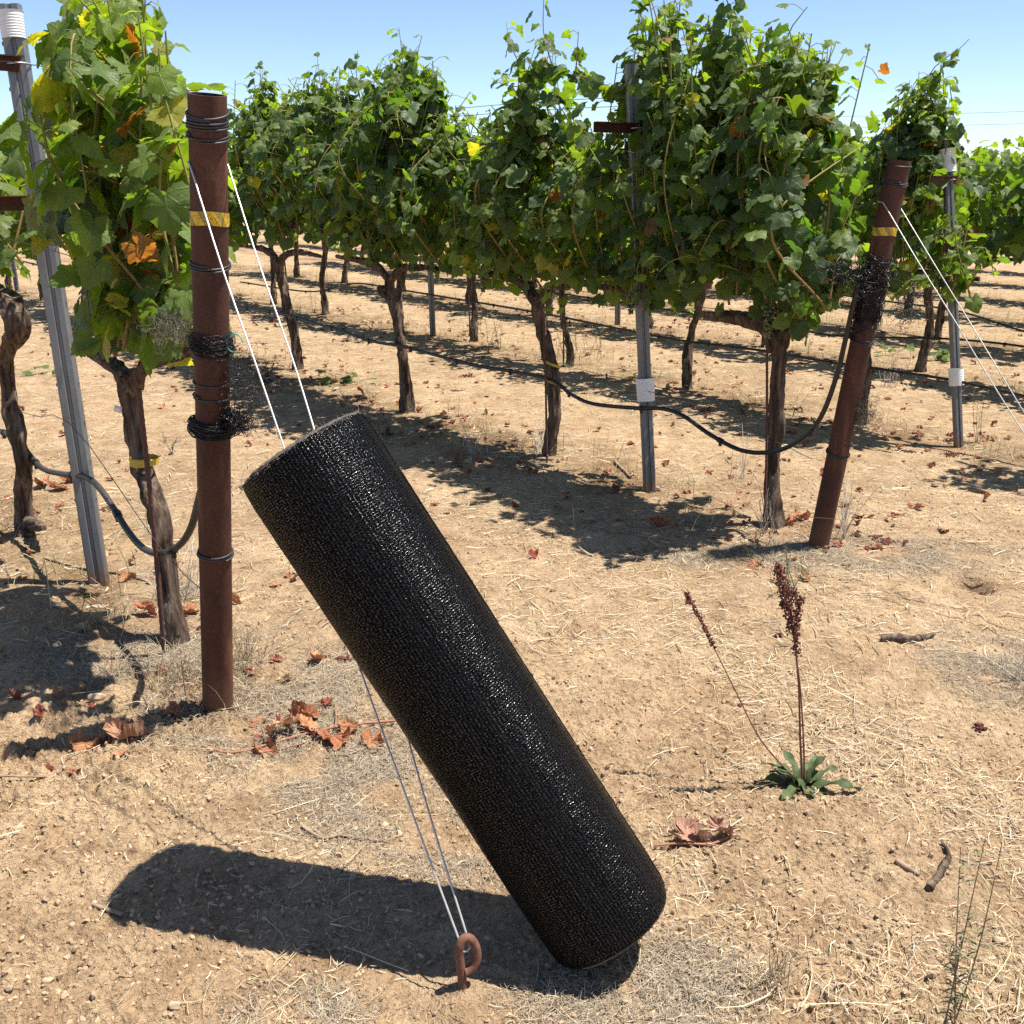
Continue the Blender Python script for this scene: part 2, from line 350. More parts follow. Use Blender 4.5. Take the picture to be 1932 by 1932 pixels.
# ------------------------------------------------------------------ leaves
HALF = [(0, .03), (.07, -.10), (.17, -.22), (.30, -.27), (.41, -.20), (.50, -.06), (.49, .04), (.57, .10), (.63, .24), (.65, .40), (.55, .44), (.43, .52), (.40, .62), (.33, .74), (.20, .87), (.09, .95), (0, 1.04)]
def leaf_template(nseg, teeth, seed, rings=2):
    rg = np.random.default_rng(seed)
    P = np.array(HALF); P = np.vstack([P, [(-x, y) for x, y in HALF[-2:0:-1]]]).astype(float)
    P[:, 0] *= 1.0 + .1 * rg.normal(); P = P + rg.normal(0, .015, P.shape)
    L = np.concatenate([[0], np.cumsum(np.linalg.norm(np.diff(np.vstack([P, P[:1]]), axis=0), axis=1))]); PP = np.vstack([P, P[:1]])
    t = np.linspace(0, L[-1], nseg, endpoint=False); O = np.stack([np.interp(t, L, PP[:, 0]), np.interp(t, L, PP[:, 1])], 1)
    c = A3(0, .3)
    if teeth:
        k = np.where(np.arange(nseg) % 2 == 0, 1 + teeth, 1 - teeth * .6) + rg.normal(0, teeth * .4, nseg)
        O = c + (O - c) * k[:, None]
    pts = [c[None]]; fr = [1.0] if rings == 1 else [.55, 1.0]
    for f in fr: pts.append(c + (O - c) * f)
    Q = np.vstack(pts); x, y = Q[:, 0], Q[:, 1]
    cup = rg.uniform(-.35, .75); droop = rg.uniform(.1, .7); fold = rg.uniform(-.1, .35); ph = rg.uniform(0, 6.28, 3)
    z = -cup * x * x * .8 - droop * np.maximum(y - .1, 0) ** 2 * .6 + fold * np.abs(x) * .6 + .05 * np.sin(7 * x + ph[0]) * np.cos(6 * y + ph[1])
    ang = np.arctan2(x, y - .3); z = z + .07 * np.hypot(x, y - .3) * np.sin(4 * ang + ph[2]) + rg.normal(0, .012, len(z))
    j = np.arange(nseg); k = (j + 1) % nseg; Fs = [np.stack([np.zeros(nseg, int), 1 + k, 1 + j], 1)]
    if rings == 2:
        a = 1; b = 1 + nseg
        Fs += [np.stack([a + j, a + k, b + k], 1), np.stack([a + j, b + k, b + j], 1)]
    return np.stack([x, y, z], 1), np.vstack(Fs), Q
LEAF = {0: [leaf_template(52, .055, 100 + i) for i in range(9)], 1: [leaf_template(30, .05, 200 + i) for i in range(8)], 2: [leaf_template(16, .05, 300 + i) for i in range(6)], 3: [leaf_template(11, 0, 400 + i, 1) for i in range(5)]}
def nrm(v): return v / (np.linalg.norm(v, axis=-1, keepdims=True) + 1e-9)
def put_leaves(mb, lod, pos, normal, tipdir, size, tint, rng):
    Z = nrm(normal); Y = tipdir - Z * np.sum(tipdir * Z, 1, keepdims=True); Y = nrm(Y); X = np.cross(Y, Z)
    R = np.stack([X, Y, Z], -1); var = rng.integers(0, len(LEAF[lod]), len(pos))
    for k, (V, Fc, Q) in enumerate(LEAF[lod]):
        s = np.where(var == k)[0]
        if not len(s): continue
        W = np.einsum('nij,kj->nki', R[s], V) * size[s][:, None, None] + pos[s][:, None]
        n, m = len(s), len(V)
        FF = (Fc[None] + (np.arange(n) * m)[:, None, None]).reshape(-1, 3)
        mb.add(W.reshape(-1, 3), FF, np.tile(Q, (n, 1)), np.repeat(tint[s], m, 0))
GREENS = np.array([(.040, .088, .026), (.054, .110, .024), (.074, .128, .024), (.032, .068, .028), (.094, .143, .022)])
def leaf_tints(n, rng, young, warm):
    t = .86 * GREENS[rng.integers(0, 5, n)] * rng.uniform(.72, 1.25, (n, 1))
    y = np.clip(young + rng.normal(0, .15, n), 0, 1)[:, None]; t = t * (1 - y) + np.array([.15, .215, .03]) * y
    u = rng.random(n)
    t[u < warm] = np.array([.30, .27, .04]) * rng.uniform(.6, 1.1, ((u < warm).sum(), 1))
    q = u < warm * .28; t[q] = np.array([.22, .075, .03]) * rng.uniform(.6, 1.2, (q.sum(), 1)); return t

def crown(rng, s0, s1, top, bot, lod, nshoots, density, warm, thick=.22, extra=(), size=(.06, .1), cane_mb=None, yellow=0.0, clear=()):
    """leaves of one vine in its row frame: x along the row, y across, z up"""
    mb = MB(); P_, N_, T_, S_, Yg = [], [], [], [], []
    paths = []
    for i in range(nshoots):
        s = s0 + (s1 - s0) * (i + rng.uniform(0, 1)) / nshoots; zb = bot(s) + rng.uniform(.02, .2)
        e = min(max(s + rng.normal(0, .05), s0 - .1), s1 + .1); zt = top(e) - rng.choice([0, .04, .12, .3], p=[.5, .3, .15, .05]); t0 = rng.normal(0, .05); t1 = rng.normal(0, thick * .5)
        m = A3((s + e) / 2 + rng.normal(0, .04), t0 + rng.normal(0, thick * .65), (zb + zt) / 2)
        pts = [A3(s, t0, zb), m, A3(e, t1, zt)]
        if zt - zb < .15: continue
        paths.append((resample(pts, .05), 1.0, .006))
    for k in range(int(nshoots * .8)):                      # hanging laterals that fill the sides
        s = rng.uniform(s0, s1); zb = bot(s); z = zb + (top(s) - zb) * rng.uniform(.12, .9); sg = rng.choice([-1, 1])
        p0 = A3(s, sg * .05, z); p1 = p0 + A3(rng.normal(0, .1), sg * thick * rng.uniform(.5, 1.0), rng.uniform(-.02, .1)); p2 = p1 + A3(rng.normal(0, .1), sg * rng.uniform(.0, .08), -rng.uniform(.05, .28))
        if p2[2] < zb - .04: p2[2] = zb - .04
        paths.append((resample([p0, p1, p2], .05), .9, .004))
    for pts in extra: paths.append((resample([A3(*p) for p in pts], .04), .62 if len(pts) > 3 else .85, .004))
    for (P, sc, rad) in paths:
        bad = np.zeros(len(P), bool)
        for (c0, c1, yy, zlo, zhi, yh) in clear: bad |= (P[:, 0] > c0) & (P[:, 0] < c1) & (P[:, 1] > yy) & (P[:, 1] < yh) & (P[:, 2] > zlo) & (P[:, 2] < zhi)
        if bad.any(): P = P[:int(np.argmax(bad))]
        if len(P) < 4: continue
        if cane_mb is not None:
            f = np.linspace(1, .45, len(P)); g = np.linspace(0, 1, len(P))[:, None]
            ct = np.array([.3, .17, .08]) * (1 - g) + np.array([.22, .25, .06]) * g
            tube(cane_mb, P, rad * f, 5, tint=np.vstack([np.repeat(ct, 5, 0)]), cap=False)
        L = np.concatenate([[0], np.cumsum(np.linalg.norm(np.diff(P, axis=0), axis=1))])
        step = .046 / density; n = max(2, int(L[-1] / step)); tt = (np.arange(n) + rng.uniform(.2, .8, n)) / n * L[-1]
        B = np.stack([np.interp(tt, L, P[:, i]) for i in range(3)], 1); fr = tt / L[-1]
        az = rng.uniform(0, 2 * PI, n); side = np.stack([np.cos(az) * .75, np.sin(az), rng.normal(.05, .25, n)], 1); side = nrm(side)
        pet = rng.uniform(.03, .11, n) * sc
        p = B + side * pet[:, None]
        out = side.copy(); out[:, 1] += np.sign(p[:, 1]) * .5
        nr = nrm(out) * .75 + np.stack([np.zeros(n), np.zeros(n), .35 + .55 * fr], 1) + rng.normal(0, .38, (n, 3))
        tip = nrm(side) * .45 + np.stack([np.zeros(n), np.zeros(n), -.75 + .35 * fr], 1) + rng.normal(0, .35, (n, 3))
        keep = np.ones(n, bool)
        for (c0, c1, yy, zlo, zhi, yh) in clear: keep &= ~((p[:, 0] > c0) & (p[:, 0] < c1) & (p[:, 1] > yy) & (p[:, 1] < yh) & (p[:, 2] > zlo) & (p[:, 2] < zhi))
        if not keep.any(): continue
        B, p, nr, tip, fr = B[keep], p[keep], nr[keep], tip[keep], fr[keep]; n = len(p)
        z01 = np.clip((fr - .62) / .38, 0, 1)
        sz = rng.uniform(size[0], size[1], n) * (1 - .55 * z01 ** 1.5) * (.85 + .15 * sc)
        P_.append(p); N_.append(nr); T_.append(tip); S_.append(sz); Yg.append(z01 * .75 + yellow)
        if cane_mb is not None and lod <= 1:
            for q in range(n):
                if rng.random() < .6:
                    tube(cane_mb, np.array([B[q], (B[q] + p[q]) / 2 + [0, 0, .012], p[q]]), .0016, 3, tint=A3(.2, .17, .06), cap=False)
    P_, N_, T_, S_, Yg = map(np.concatenate, (P_, N_, T_, S_, Yg))
    tn = leaf_tints(len(P_), rng, Yg, warm)
    put_leaves(mb, lod, P_, N_, T_, S_, tn, rng)
    return mb

def trunk_mb(mb, pts, rads, rng, sides=16, arms=()):
    def one(P, R, foot):
        Q = resample(P, .018); rr = .82 * np.interp(np.linspace(0, 1, len(Q)), np.linspace(0, 1, len(R)), R)
        ph = rng.uniform(0, 50); kn = [(rng.uniform(.05, .95), rng.uniform(0, 6.28), rng.uniform(.1, .4)) for _ in range(5)]
        def rf(t, th, n):
            tw = th + t * 1.4
            a = 1 + .26 * (vnoise(np.cos(tw) * 2.2 + ph + t * 2, np.sin(tw) * 2.2 + t * 3.0 + 5) - .5) * 2 + .26 * (vnoise(np.cos(tw) * 6 + ph, np.sin(tw) * 6 + t * 7) - .5) * 2 + .16 * (vnoise(np.cos(tw) * 13 + ph, np.sin(tw) * 13 + t * 15) - .5) * 2 + .14 * (vnoise(t * 34 + ph + np.cos(th), np.sin(th) * 2 + 7) - .5) * 2
            for (kt, ka, kh) in kn: a = a + kh * np.exp(-((t - kt) / .05) ** 2) * np.maximum(0, np.cos(th - ka)) ** 2
            if foot: a = a + .35 * np.exp(-t / .05)
            return a
        tube(mb, Q, rr, sides, rfun=rf)
    one(pts, rads, True)
    for (ap, ar) in arms: one(ap, ar, False)

def bunch(rng, n=80, dark=1.0, length=.12):
    mb = MB(); la, lo = 5, 8
    ph = np.linspace(0, PI, la)[1:-1]; th = np.linspace(0, 2 * PI, lo, endpoint=False)
    S = [[0, 0, 1]] + [[math.sin(p) * math.cos(t), math.sin(p) * math.sin(t), math.cos(p)] for p in ph for t in th] + [[0, 0, -1]]
    S = np.array(S); F = []
    for j in range(lo): F.append([0, 1 + j, 1 + (j + 1) % lo])
    for i in range(len(ph) - 1):
        for j in range(lo):
            a, b = 1 + i * lo + j, 1 + i * lo + (j + 1) % lo; F += [[a, a + lo, b + lo], [a, b + lo, b]]
    e = len(S) - 1; o = 1 + (len(ph) - 1) * lo
    for j in range(lo): F.append([o + j, e, o + (j + 1) % lo])
    for _ in range(n):
        t = rng.random(); rr = .03 * (1 - .7 * t) * math.sqrt(rng.random()); a = rng.uniform(0, 6.28); r = rng.uniform(.0055, .0078)
        col = A3(.035, .012, .035) * rng.uniform(.6, 1.6) if rng.random() < dark else A3(.13, .17, .05) * rng.uniform(.7, 1.2)
        mb.add(S * r + [rr * math.cos(a), rr * math.sin(a), -length * t], F, None, col)
    tube(mb, [[0, 0, .06], [0.004, 0, .02], [0, 0, -.05]], .002, 4, A3(.2, .16, .06)); return mb

# ------------------------------------------------------------------ ground (one sheet to the horizon)
def blobs(bl): return lambda p: np.clip(sum(np.exp(-(((p[:, 0] - x) / rx) ** 2 + ((p[:, 1] - y) / ry) ** 2)) for x, y, rx, ry in bl) * 1.3 - .18, 0, 1) * np.clip(.2 + 2.0 * (vnoise(p[:, 0] * 9, p[:, 1] * 9) - .25), 0, 1)
MATS = [(G(640, 1450)[0], G(640, 1450)[1], .26, .26), (G(900, 1560)[0], G(900, 1560)[1], .28, .2), (G(430, 1360)[0], G(430, 1360)[1], .3, .14), (G(1150, 1870)[0], G(1150, 1870)[1], .2, .09), (G(1280, 1820)[0], G(1280, 1820)[1], .14, .12),
        (G(330, 1240)[0], G(330, 1240)[1], .25, .2), (G(1680, 1040)[0], G(1680, 1040)[1], .5, .22), (G(1900, 1250)[0], G(1900, 1250)[1], .25, .3), (G(600, 1290)[0], G(600, 1290)[1], .25, .25), (G(1400, 1040)[0], G(1400, 1040)[1], .4, .15), (G(200, 1230)[0], G(200, 1230)[1], .35, .2), (G(560, 1900)[0], G(560, 1900)[1], .12, .08)]
def graded(lo, hi, c0, c1, fine, grow):
    mid = np.arange(c0, c1 + 1e-9, fine); L = [c0]; s = fine
    while L[-1] > lo: s *= grow; L.append(L[-1] - s)
    R = [mid[-1]]; s = fine
    while R[-1] < hi: s *= grow; R.append(R[-1] + s)
    return np.concatenate([np.array(L[1:])[::-1], mid, R[1:]])
gx = graded(-400, 400, -1.55, 1.6, .005, 1.03); gy = graded(-60, 600, 1.35, 3.2, .005, 1.016)
XX, YY = np.meshgrid(gx, gy); nx, ny = len(gx), len(gy)
ZZ = gh(XX.ravel(), YY.ravel())
i = np.arange(ny - 1)[:, None]; j = np.arange(nx - 1)[None]
def strip(x, y):                         # band of litter and dead weeds along the foot of every row
    u = (x - P1[0]) * N[0] + (y - P1[1]) * N[1]; a = (x - P1[0]) * D[0] + (y - P1[1]) * D[1]; w_ = np.zeros_like(x)
    for o in ROW_OFF: w_ = np.maximum(w_, np.exp(-((u - o) / (.30 + .2 * (vnoise(a * 1.3, u * .3 + o) - .5))) ** 2))
    return w_ * np.clip((a + .35) / .4, 0, 1) * np.clip(.35 + 1.5 * (vnoise(x * 5 + 2, y * 5) - .2), .1, 1)
gm = blobs(MATS)(np.stack([XX.ravel(), YY.ravel()], 1))[:, None]
mb = MB().add(np.stack([XX.ravel(), YY.ravel(), ZZ], 1), np.stack([i * nx + j, i * nx + j + 1, (i + 1) * nx + j + 1, (i + 1) * nx + j], -1).reshape(-1, 4), None, (1 - gm * np.array([.38, .33, .25])) * (1 - strip(XX.ravel(), YY.ravel())[:, None] * np.array([.42, .47, .52])))
tag(mb.build('ground', 'ground'), kind='structure')

# loose clods and crumbs on the ground
def scatter(n, x0, x1, y0, y1, rng, dens=None):
    out = np.empty((0, 2))
    while len(out) < n:
        # more of them close by, where they can be told apart
        p = np.stack([rng.uniform(x0, x1, n * 3), rng.uniform(y0, y1, n * 3)], 1)
        k = np.clip((1.9 / np.maximum(p[:, 1], 1.2)) ** 1.3, .05, 1) * (np.abs(p[:, 0]) < .62 * p[:, 1] + .35)
        if dens is not None: k = k * dens(p)
        out = np.vstack([out, p[rng.random(len(p)) < k]])
    return out[:n]
ico = None
def ico_pts(sub=2):
    import bmesh
    bm = bmesh.new(); bmesh.ops.create_icosphere(bm, subdivisions=sub, radius=1); V = np.array([v.co[:] for v in bm.verts]); F = np.array([[v.index for v in f.verts] for f in bm.faces]); bm.free(); return V, F
IV, IF = ico_pts(); IV1, IF1 = ico_pts(1)
rng = np.random.default_rng(21)
mb = MB(); xy = scatter(30000, -3.2, 3.6, 1.3, 5.5, rng, lambda p: np.clip(.3 + 2.0 * (vnoise(p[:, 0] * 1.6 + 3, p[:, 1] * 1.6) - .3), .04, 1)); hz = gh(xy[:, 0], xy[:, 1])
for q in range(len(xy)):
    r = .0014 + .0078 * rng.random() ** 4.2 + (.009 * rng.random() if rng.random() < .01 else 0); R = np.array(Matrix.Rotation(rng.uniform(0, 6.28), 3, Vector(rng.normal(size=3)).normalized()))
    V = IV1 * (1 + rng.normal(0, .2, (len(IV1), 1))); V = (V * [1, rng.uniform(.6, 1), rng.uniform(.5, .85)]) @ R.T
    mb.add(V * r + [xy[q, 0], xy[q, 1], hz[q] + r * .15], IF1, None, np.array([.43, .31, .195]) * rng.uniform(.7, 1.2))
tag(mb.build('soil_crumbs', 'clod', smooth=False), 'loose crumbs of dry tan soil lying all over the bare ground', 'soil crumbs', kind='stuff')

# dry straw: thin bent stems lying about, more of it in drifts
def strands(mb, xy, rng, lmin, lmax, w, lift, cols, curl=.35, up=0.0, dirbias=None):
    n = len(xy); hz = gh(xy[:, 0], xy[:, 1]); L = rng.uniform(lmin, lmax, n) * rng.uniform(.4, 1, n)
    a = rng.uniform(0, 2 * PI, n) if dirbias is None else dirbias + rng.normal(0, .5, n)
    k = 4; t = np.linspace(0, 1, k)[None] - .5 * (up == 0)
    bend = rng.normal(0, curl, n); aa = a[:, None] + bend[:, None] * t
    X = xy[:, :1] + L[:, None] * t * np.cos(aa); Y = xy[:, 1:] + L[:, None] * t * np.sin(aa)
    Z = gh(X.ravel(), Y.ravel()).reshape(n, k) * .7 + hz[:, None] * .3 + lift * rng.random((n, 1)) + .0025 + np.abs(rng.normal(0, .10, (n, 1))) * L[:, None] * (t + .5) * .6
    if up:
        el = np.clip(rng.normal(up, .3, n), .1, 1.5)[:, None]
        X = xy[:, :1] + L[:, None] * t * np.cos(aa) * np.cos(el); Y = xy[:, 1:] + L[:, None] * t * np.sin(aa) * np.cos(el); Z = hz[:, None] + .001 + L[:, None] * (t * np.sin(el) - .35 * t * t * np.cos(el))
    W = w * rng.uniform(.5, 1.4, n)[:, None] * np.array([1, 1, .85, .4])[None]
    px = -np.sin(aa) * W / 2; py = np.cos(aa) * W / 2; tz = rng.normal(0, .5, (n, 1)) * W / 2
    V = np.stack([np.stack([X - px, Y - py, Z - tz], -1), np.stack([X, Y, Z + W * .45], -1), np.stack([X + px, Y + py, Z + tz], -1)], 2).reshape(-1, 3)
    b = (np.arange(n) * k * 3)[:, None, None]; ii = np.arange(k - 1)[None, :, None] * 3
    fs = [np.stack([b[..., 0] + ii[..., 0] + c, b[..., 0] + ii[..., 0] + c + 1, b[..., 0] + ii[..., 0] + c + 4, b[..., 0] + ii[..., 0] + c + 3], -1).reshape(-1, 4) for c in (0, 1)]
    tc = np.array(cols)[rng.integers(0, len(cols), n)] * rng.uniform(.7, 1.15, (n, 1))
    mb.add(V, np.vstack(fs), None, np.repeat(tc, k * 3, 0))
GREY = [(.42, .35, .26), (.33, .27, .2), (.5, .42, .31), (.28, .22, .16), (.55, .45, .3)]
STRAW = [(.68, .55, .34), (.76, .64, .44), (.58, .44, .26), (.64, .56, .42), (.44, .33, .2)]
drift = lambda p: np.clip(.07 + 2.4 * (vnoise(p[:, 0] * 2.3 + 8, p[:, 1] * 2.3 + 2) - .5), .05, 1) * np.clip(.55 + p[:, 0] * .5, .25, 1.2) + 1.3 * np.exp(-(((p[:, 0] - 1.3) + .5 * (p[:, 1] - 2.3)) ** 2) / .05)
rng = np.random.default_rng(31); mb = MB()
strands(mb, scatter(16000, -3, 3.4, 1.3, 6, rng, drift), rng, .010, .065, .0015, .004, STRAW, .25)
strands(mb, scatter(1000, -2.4, 2.6, 1.3, 4.5, rng, drift), rng, .08, .2, .0018, .008, STRAW, .3)
far = np.stack([rng.uniform(-7, 7, 30000), rng.uniform(3.3, 15, 30000)], 1)
strands(mb, far, rng, .03, .13, .0032, .010, STRAW + GREY, .2)
tag(mb.build('straw', 'straw'), 'pale dry straw stems strewn over the tan soil', 'straw', kind='stuff')
# grey mat of dried ground cover between the pipe and the roll, and round the roll's foot
rng = np.random.default_rng(41); mb = MB()
strands(mb, scatter(42000, -2, 3, 1.3, 5, rng, blobs(MATS)), rng, .018, .06, .0013, .003, GREY, 1.2, up=.4)
tag(mb.build('dried_grass', 'straw'), 'grey mat of short dried grass around the pipe foot and roll', 'dried grass', kind='stuff')

rng = np.random.default_rng(43); mb = MB(); pts = []
while sum(len(p) for p in pts) < 11000:
    p = np.stack([rng.uniform(-9, 7, 20000), rng.uniform(2.6, 19, 20000)], 1); pts.append(p[rng.random(20000) < .5 * strip(p[:, 0], p[:, 1]) * np.clip(vnoise(p[:, 0] * 1.7, p[:, 1] * 1.7) * 2 - .5, 0, 1)])
strands(mb, np.vstack(pts)[:11000], rng, .05, .24, .0026, .004, [(.5, .41, .25), (.4, .32, .2), (.6, .5, .33), (.3, .25, .15), (.26, .28, .12), (.22, .25, .11)], .8, up=.95)
tag(mb.build('dry_weeds', 'straw'), 'thin dry weeds standing in strips under the vine rows', 'dry weeds', kind='stuff')

# ------------------------------------------------------------------ vines
def prof(pts, jit=0.0, seed=0):
    xs, ys = zip(*pts)
    return lambda s: float(np.interp(s, xs, ys)) + (jit * (float(vnoise(A3(s * 3.1 + seed), A3(seed * 7.7))[0]) - .5) * 2 if jit else 0)
TOP = {0: prof([(-.2, 1.5), (-.1, 1.6), (.05, 1.78), (.33, 2.04), (.7, 2.2), (1.06, 2.16), (1.4, 1.8), (1.75, 1.72), (2.4, 1.75), (3, 1.85), (5, 1.85)], .03, 1),
       1: prof([(-.22, 1.35), (-.1, 1.45), (0, 1.66), (.06, 1.85), (.2, 2.04), (.4, 2.1), (.67, 2.06), (.8, 2.22), (1.2, 2.32), (1.36, 2.22), (1.46, 1.9), (1.62, 1.7), (1.76, 1.7), (1.95, 1.95), (2.15, 1.95), (2.4, 1.8), (2.6, 1.86), (2.88, 1.9), (3.0, 2.1), (3.3, 2.24), (3.5, 2.18), (3.7, 1.95), (3.82, 1.88), (4.05, 2.24), (4.3, 1.92), (4.6, 2.18), (4.85, 1.98), (5.1, 2.06), (5.5, 2.26), (6, 2.02), (7, 2.02), (20, 2.0)], .03, 2),
       2: prof([(-.5, 1.72), (.6, 1.72), (.72, 1.6), (.84, 1.72), (.92, 2.0), (1.04, 2.1), (1.14, 2.06), (1.24, 1.9), (1.4, 1.65), (2.3, 1.7), (3.4, 1.75), (4, 1.68), (4.8, 1.68), (5.4, 1.85), (20, 1.88)], .03, 3),
       3: prof([(0, 1.75), (20, 1.85)], .14, 4), 4: prof([(0, 1.8), (20, 1.85)], .14, 5)}
BOT = {0: prof([(-.2, 1.2), (.07, 1.0), (.4, .98), (.85, .93), (1.05, 1.1), (1.4, 1.2), (1.84, 1.08), (2.4, 1.0), (5, 1.0)]),
       1: prof([(-.2, .95), (0, .84), (.27, .86), (.73, .93), (1.18, .85), (1.75, .92), (2.3, .88), (2.7, .92), (3.57, .92), (4.2, 1.0), (5.5, .98), (20, .95)]),
       2: prof([(0, .84), (20, .86)], .06, 6), 3: prof([(0, .85), (20, .88)], .06, 7), 4: prof([(0, .88), (20, .9)], .05, 8)}
def base_at(k, s):
    p = row_origin(k) + D * s; p[2] = gz(p); return p
def px_path(pts, P):                       # points seen in a row's plane, in the row frame of the thing at P
    return [row_local(onplane(x, y, P, N), P) for x, y in pts]
def s_of(p, k): return float(np.dot(p - row_origin(k), D))
GREENB = [bunch(np.random.default_rng(70 + q), 80, dk).mesh('grape_bunch', 'grape') for q, dk in enumerate((.9, .3, .12, .05))]
VCOUNT = 0
def add_vine(k, base, s0, s1, label, lod, trunk=None, rads=None, arms=None, nsh=17, dens=1.0, warm=.02, thick=.2, extra=(), group=None, grapes=0, sides=16, yellow=0.0, clear=(), size=(.052, .088)):
    """base: foot on the ground; s0, s1: reach of the crown along the row; trunk / arms: paths in the row frame"""
    global VCOUNT; VCOUNT += 1
    rng = np.random.default_rng(1000 + VCOUNT); root = empty('grapevine', base, ROW_RZ); tag(root, label, 'grapevine', group)
    sb = s_of(base, k)
    if trunk is None:
        l1, l2 = rng.normal(0, .05, 2), rng.normal(0, .03, 2)
        trunk = [A3(0, 0, -.06), A3(.02 * rng.normal(), .02 * rng.normal(), .12), A3(l1[0] * .6, l2[0], .4), A3(l1[1], l2[1], .7), A3(l1[1] * .8, 0, .88)]
    rads = rads or [.05, .038, .03, .032, .038]
    hd = trunk[-1]
    if arms is None:
        arms = [([hd - A3(0, 0, .05), hd + A3(.12, 0, .06), hd + A3(.35, .02, .1), hd + A3(.72, 0, .09)], [.035, .028, .02, .014]), ([hd - A3(0, 0, .05), hd + A3(-.12, 0, .06), hd + A3(-.35, -.02, .1), hd + A3(-.72, 0, .09)], [.035, .028, .02, .014])]
    mb = MB(); trunk_mb(mb, trunk, rads, rng, sides, arms); mb.build('trunk', 'bark', root)
    top = lambda s: TOP[k](s + sb) - base[2]; bot = lambda s: BOT[k](s + sb) - base[2]
    cm = MB() if lod <= 1 else None
    crown(rng, s0 - sb, s1 - sb, top, bot, lod, nsh, dens, warm, thick, [[(a - sb, t, z) for a, t, z in e] for e in extra], size, cm, yellow, [(c[0] - sb, c[1] - sb, *c[2:]) for c in clear]).build('crown', 'leaf', root)
    if cm is not None: cm.build('canes', 'cane', root)
    for g in range(grapes):
        o = bpy.data.objects.new('grape_bunch', GREENB[int(rng.choice([0, 1, 2, 3]))]); C.objects.link(o); o.parent = root
        s = rng.uniform(s0, s1) - sb; o.location = (s, rng.choice([-1, 1, 1]) * rng.uniform(.03, .2), bot(s) + rng.uniform(.12, .28)); o.rotation_euler = (0, 0, rng.uniform(0, 6)); sc = rng.uniform(.8, 1.15); o.scale = (sc, sc, sc)
    return root
def gp(x, y):
    p = G(x, y); p[2] = gz(p); return p

# row 0 (nearest, on the left)
bA = gp(338, 1203); bB = gp(52, 1003)
rowplane = lambda k: row_origin(k)
def tp(pts, b): return [row_local(onplane(x, y, A3(b[0], b[1], 0), N), b) for x, y in pts]
tA = tp([(342, 1225), (332, 1180), (316, 1080), (303, 985), (290, 935), (264, 875), (252, 810), (243, 750), (244, 705)], bA)
hA = tA[-1]
aA = [(tp([(244, 735), (222, 698), (192, 678), (168, 662)], bA), [.036, .03, .026, .02]), (tp([(246, 735), (275, 690), (320, 672), (365, 660)], bA), [.032, .026, .022, .016])]
add_vine(0, bA, .07, 1.08, 'gnarled grapevine beside the upright rusty pipe, yellow tie round its twisted trunk', 0, tA, [.04, .038, .038, .04, .044, .04, .038, .04, .045], aA, nsh=26, dens=1.1, warm=.09, thick=.15, grapes=0, sides=22, yellow=.34, size=(.065, .115), clear=((.86, 1.4, -.03, 0, 1.5, 9), (.92, 1.4, 0, 1.72, 3, 9), (-1, .45, -9, 0, 3, -.07), (-1, .2, -9, 1.4, 3, -.02), (-1, -.08, -9, 0, 3, 9)),  # yellow puts the backlit brightness of this crown into its leaf colour
         extra=[[(.05, .02, 1.35), (-.05, .0, 1.3), (-.14, .0, 1.26)], [(.1, .05, 1.6), (.0, .04, 1.66), (-.08, .02, 1.62)], [(.1, .05, 1.2), (.0, .04, 1.2), (-.08, .02, 1.12)]])
tB = tp([(58, 1020), (48, 985), (42, 920), (44, 880), (36, 830), (22, 770), (12, 700), (16, 660), (34, 620), (26, 585), (2, 560), (-20, 545)], bB)
aB = [(tp([(20, 585), (-20, 560), (-70, 560), (-140, 580)], bB), [.05, .04, .03, .02]), (tp([(50, 985), (66, 992), (84, 996)], bB), [.04, .03, .014])]
add_vine(0, bB, 1.46, 2.85, 'thick knobbly headed grapevine at the left edge, hose tied to it', 0, tB, [.055, .05, .044, .046, .046, .04, .036, .05, .062, .055, .045, .04], aB, nsh=17, dens=.9, warm=.05, thick=.2, sides=22, yellow=.24, size=(.065, .115), clear=((1.0, 1.56, -.03, 0, 3, 9),))
add_vine(0, base_at(0, 3.7), 2.85, 4.6, 'grapevine just outside the left edge, next after the knobbly headed vine', 1, nsh=14, warm=.03)

# row 1 (with the leaning pipe)
b1, b2, b3, b4 = gp(1465, 985), gp(1037, 855), gp(768, 773), gp(562, 697)
o1 = P2
X1 = [[(1.36, .0, 1.9), (1.55, .05, 2.0), (1.8, .05, 2.04), (1.98, .06, 2.1), (2.1, .05, 2.0), (2.3, .02, 2.02), (2.42, .0, 2.06)], [(1.8, .05, 2.02), (1.86, .05, 2.12), (1.9, .06, 2.25), (1.91, .05, 2.42)], [(1.98, .05, 2.0), (2.12, .05, 2.12), (2.2, .05, 2.24), (2.26, .02, 2.33)], [(1.66, .05, 2.0), (1.64, .06, 2.1), (1.63, .06, 2.22)],
      [(.75, 0, 2.0), (.7, .02, 2.2), (.76, .03, 2.36), (.7, .03, 2.44)], [(1.1, 0, 2.1), (1.2, .02, 2.35), (1.3, .05, 2.5)], [(.4, 0, 1.95), (.38, .03, 2.1), (.3, .02, 2.2)]]
PK = np.random.default_rng(404)
def peak(sv, z, n=6, z0=1.55, wd=.05):
    out = []
    for _ in range(n):
        a = PK.normal(0, wd); t = PK.normal(0, .06); e = PK.normal(0, wd * .6); out.append([(sv + a, t, z0), (sv + (a + e) / 2 + PK.normal(0, .02), t + PK.normal(0, .04), (z0 + z) / 2), (sv + e, t * .5 + PK.normal(0, .03), z - abs(PK.normal(0, .07)))])
    return out
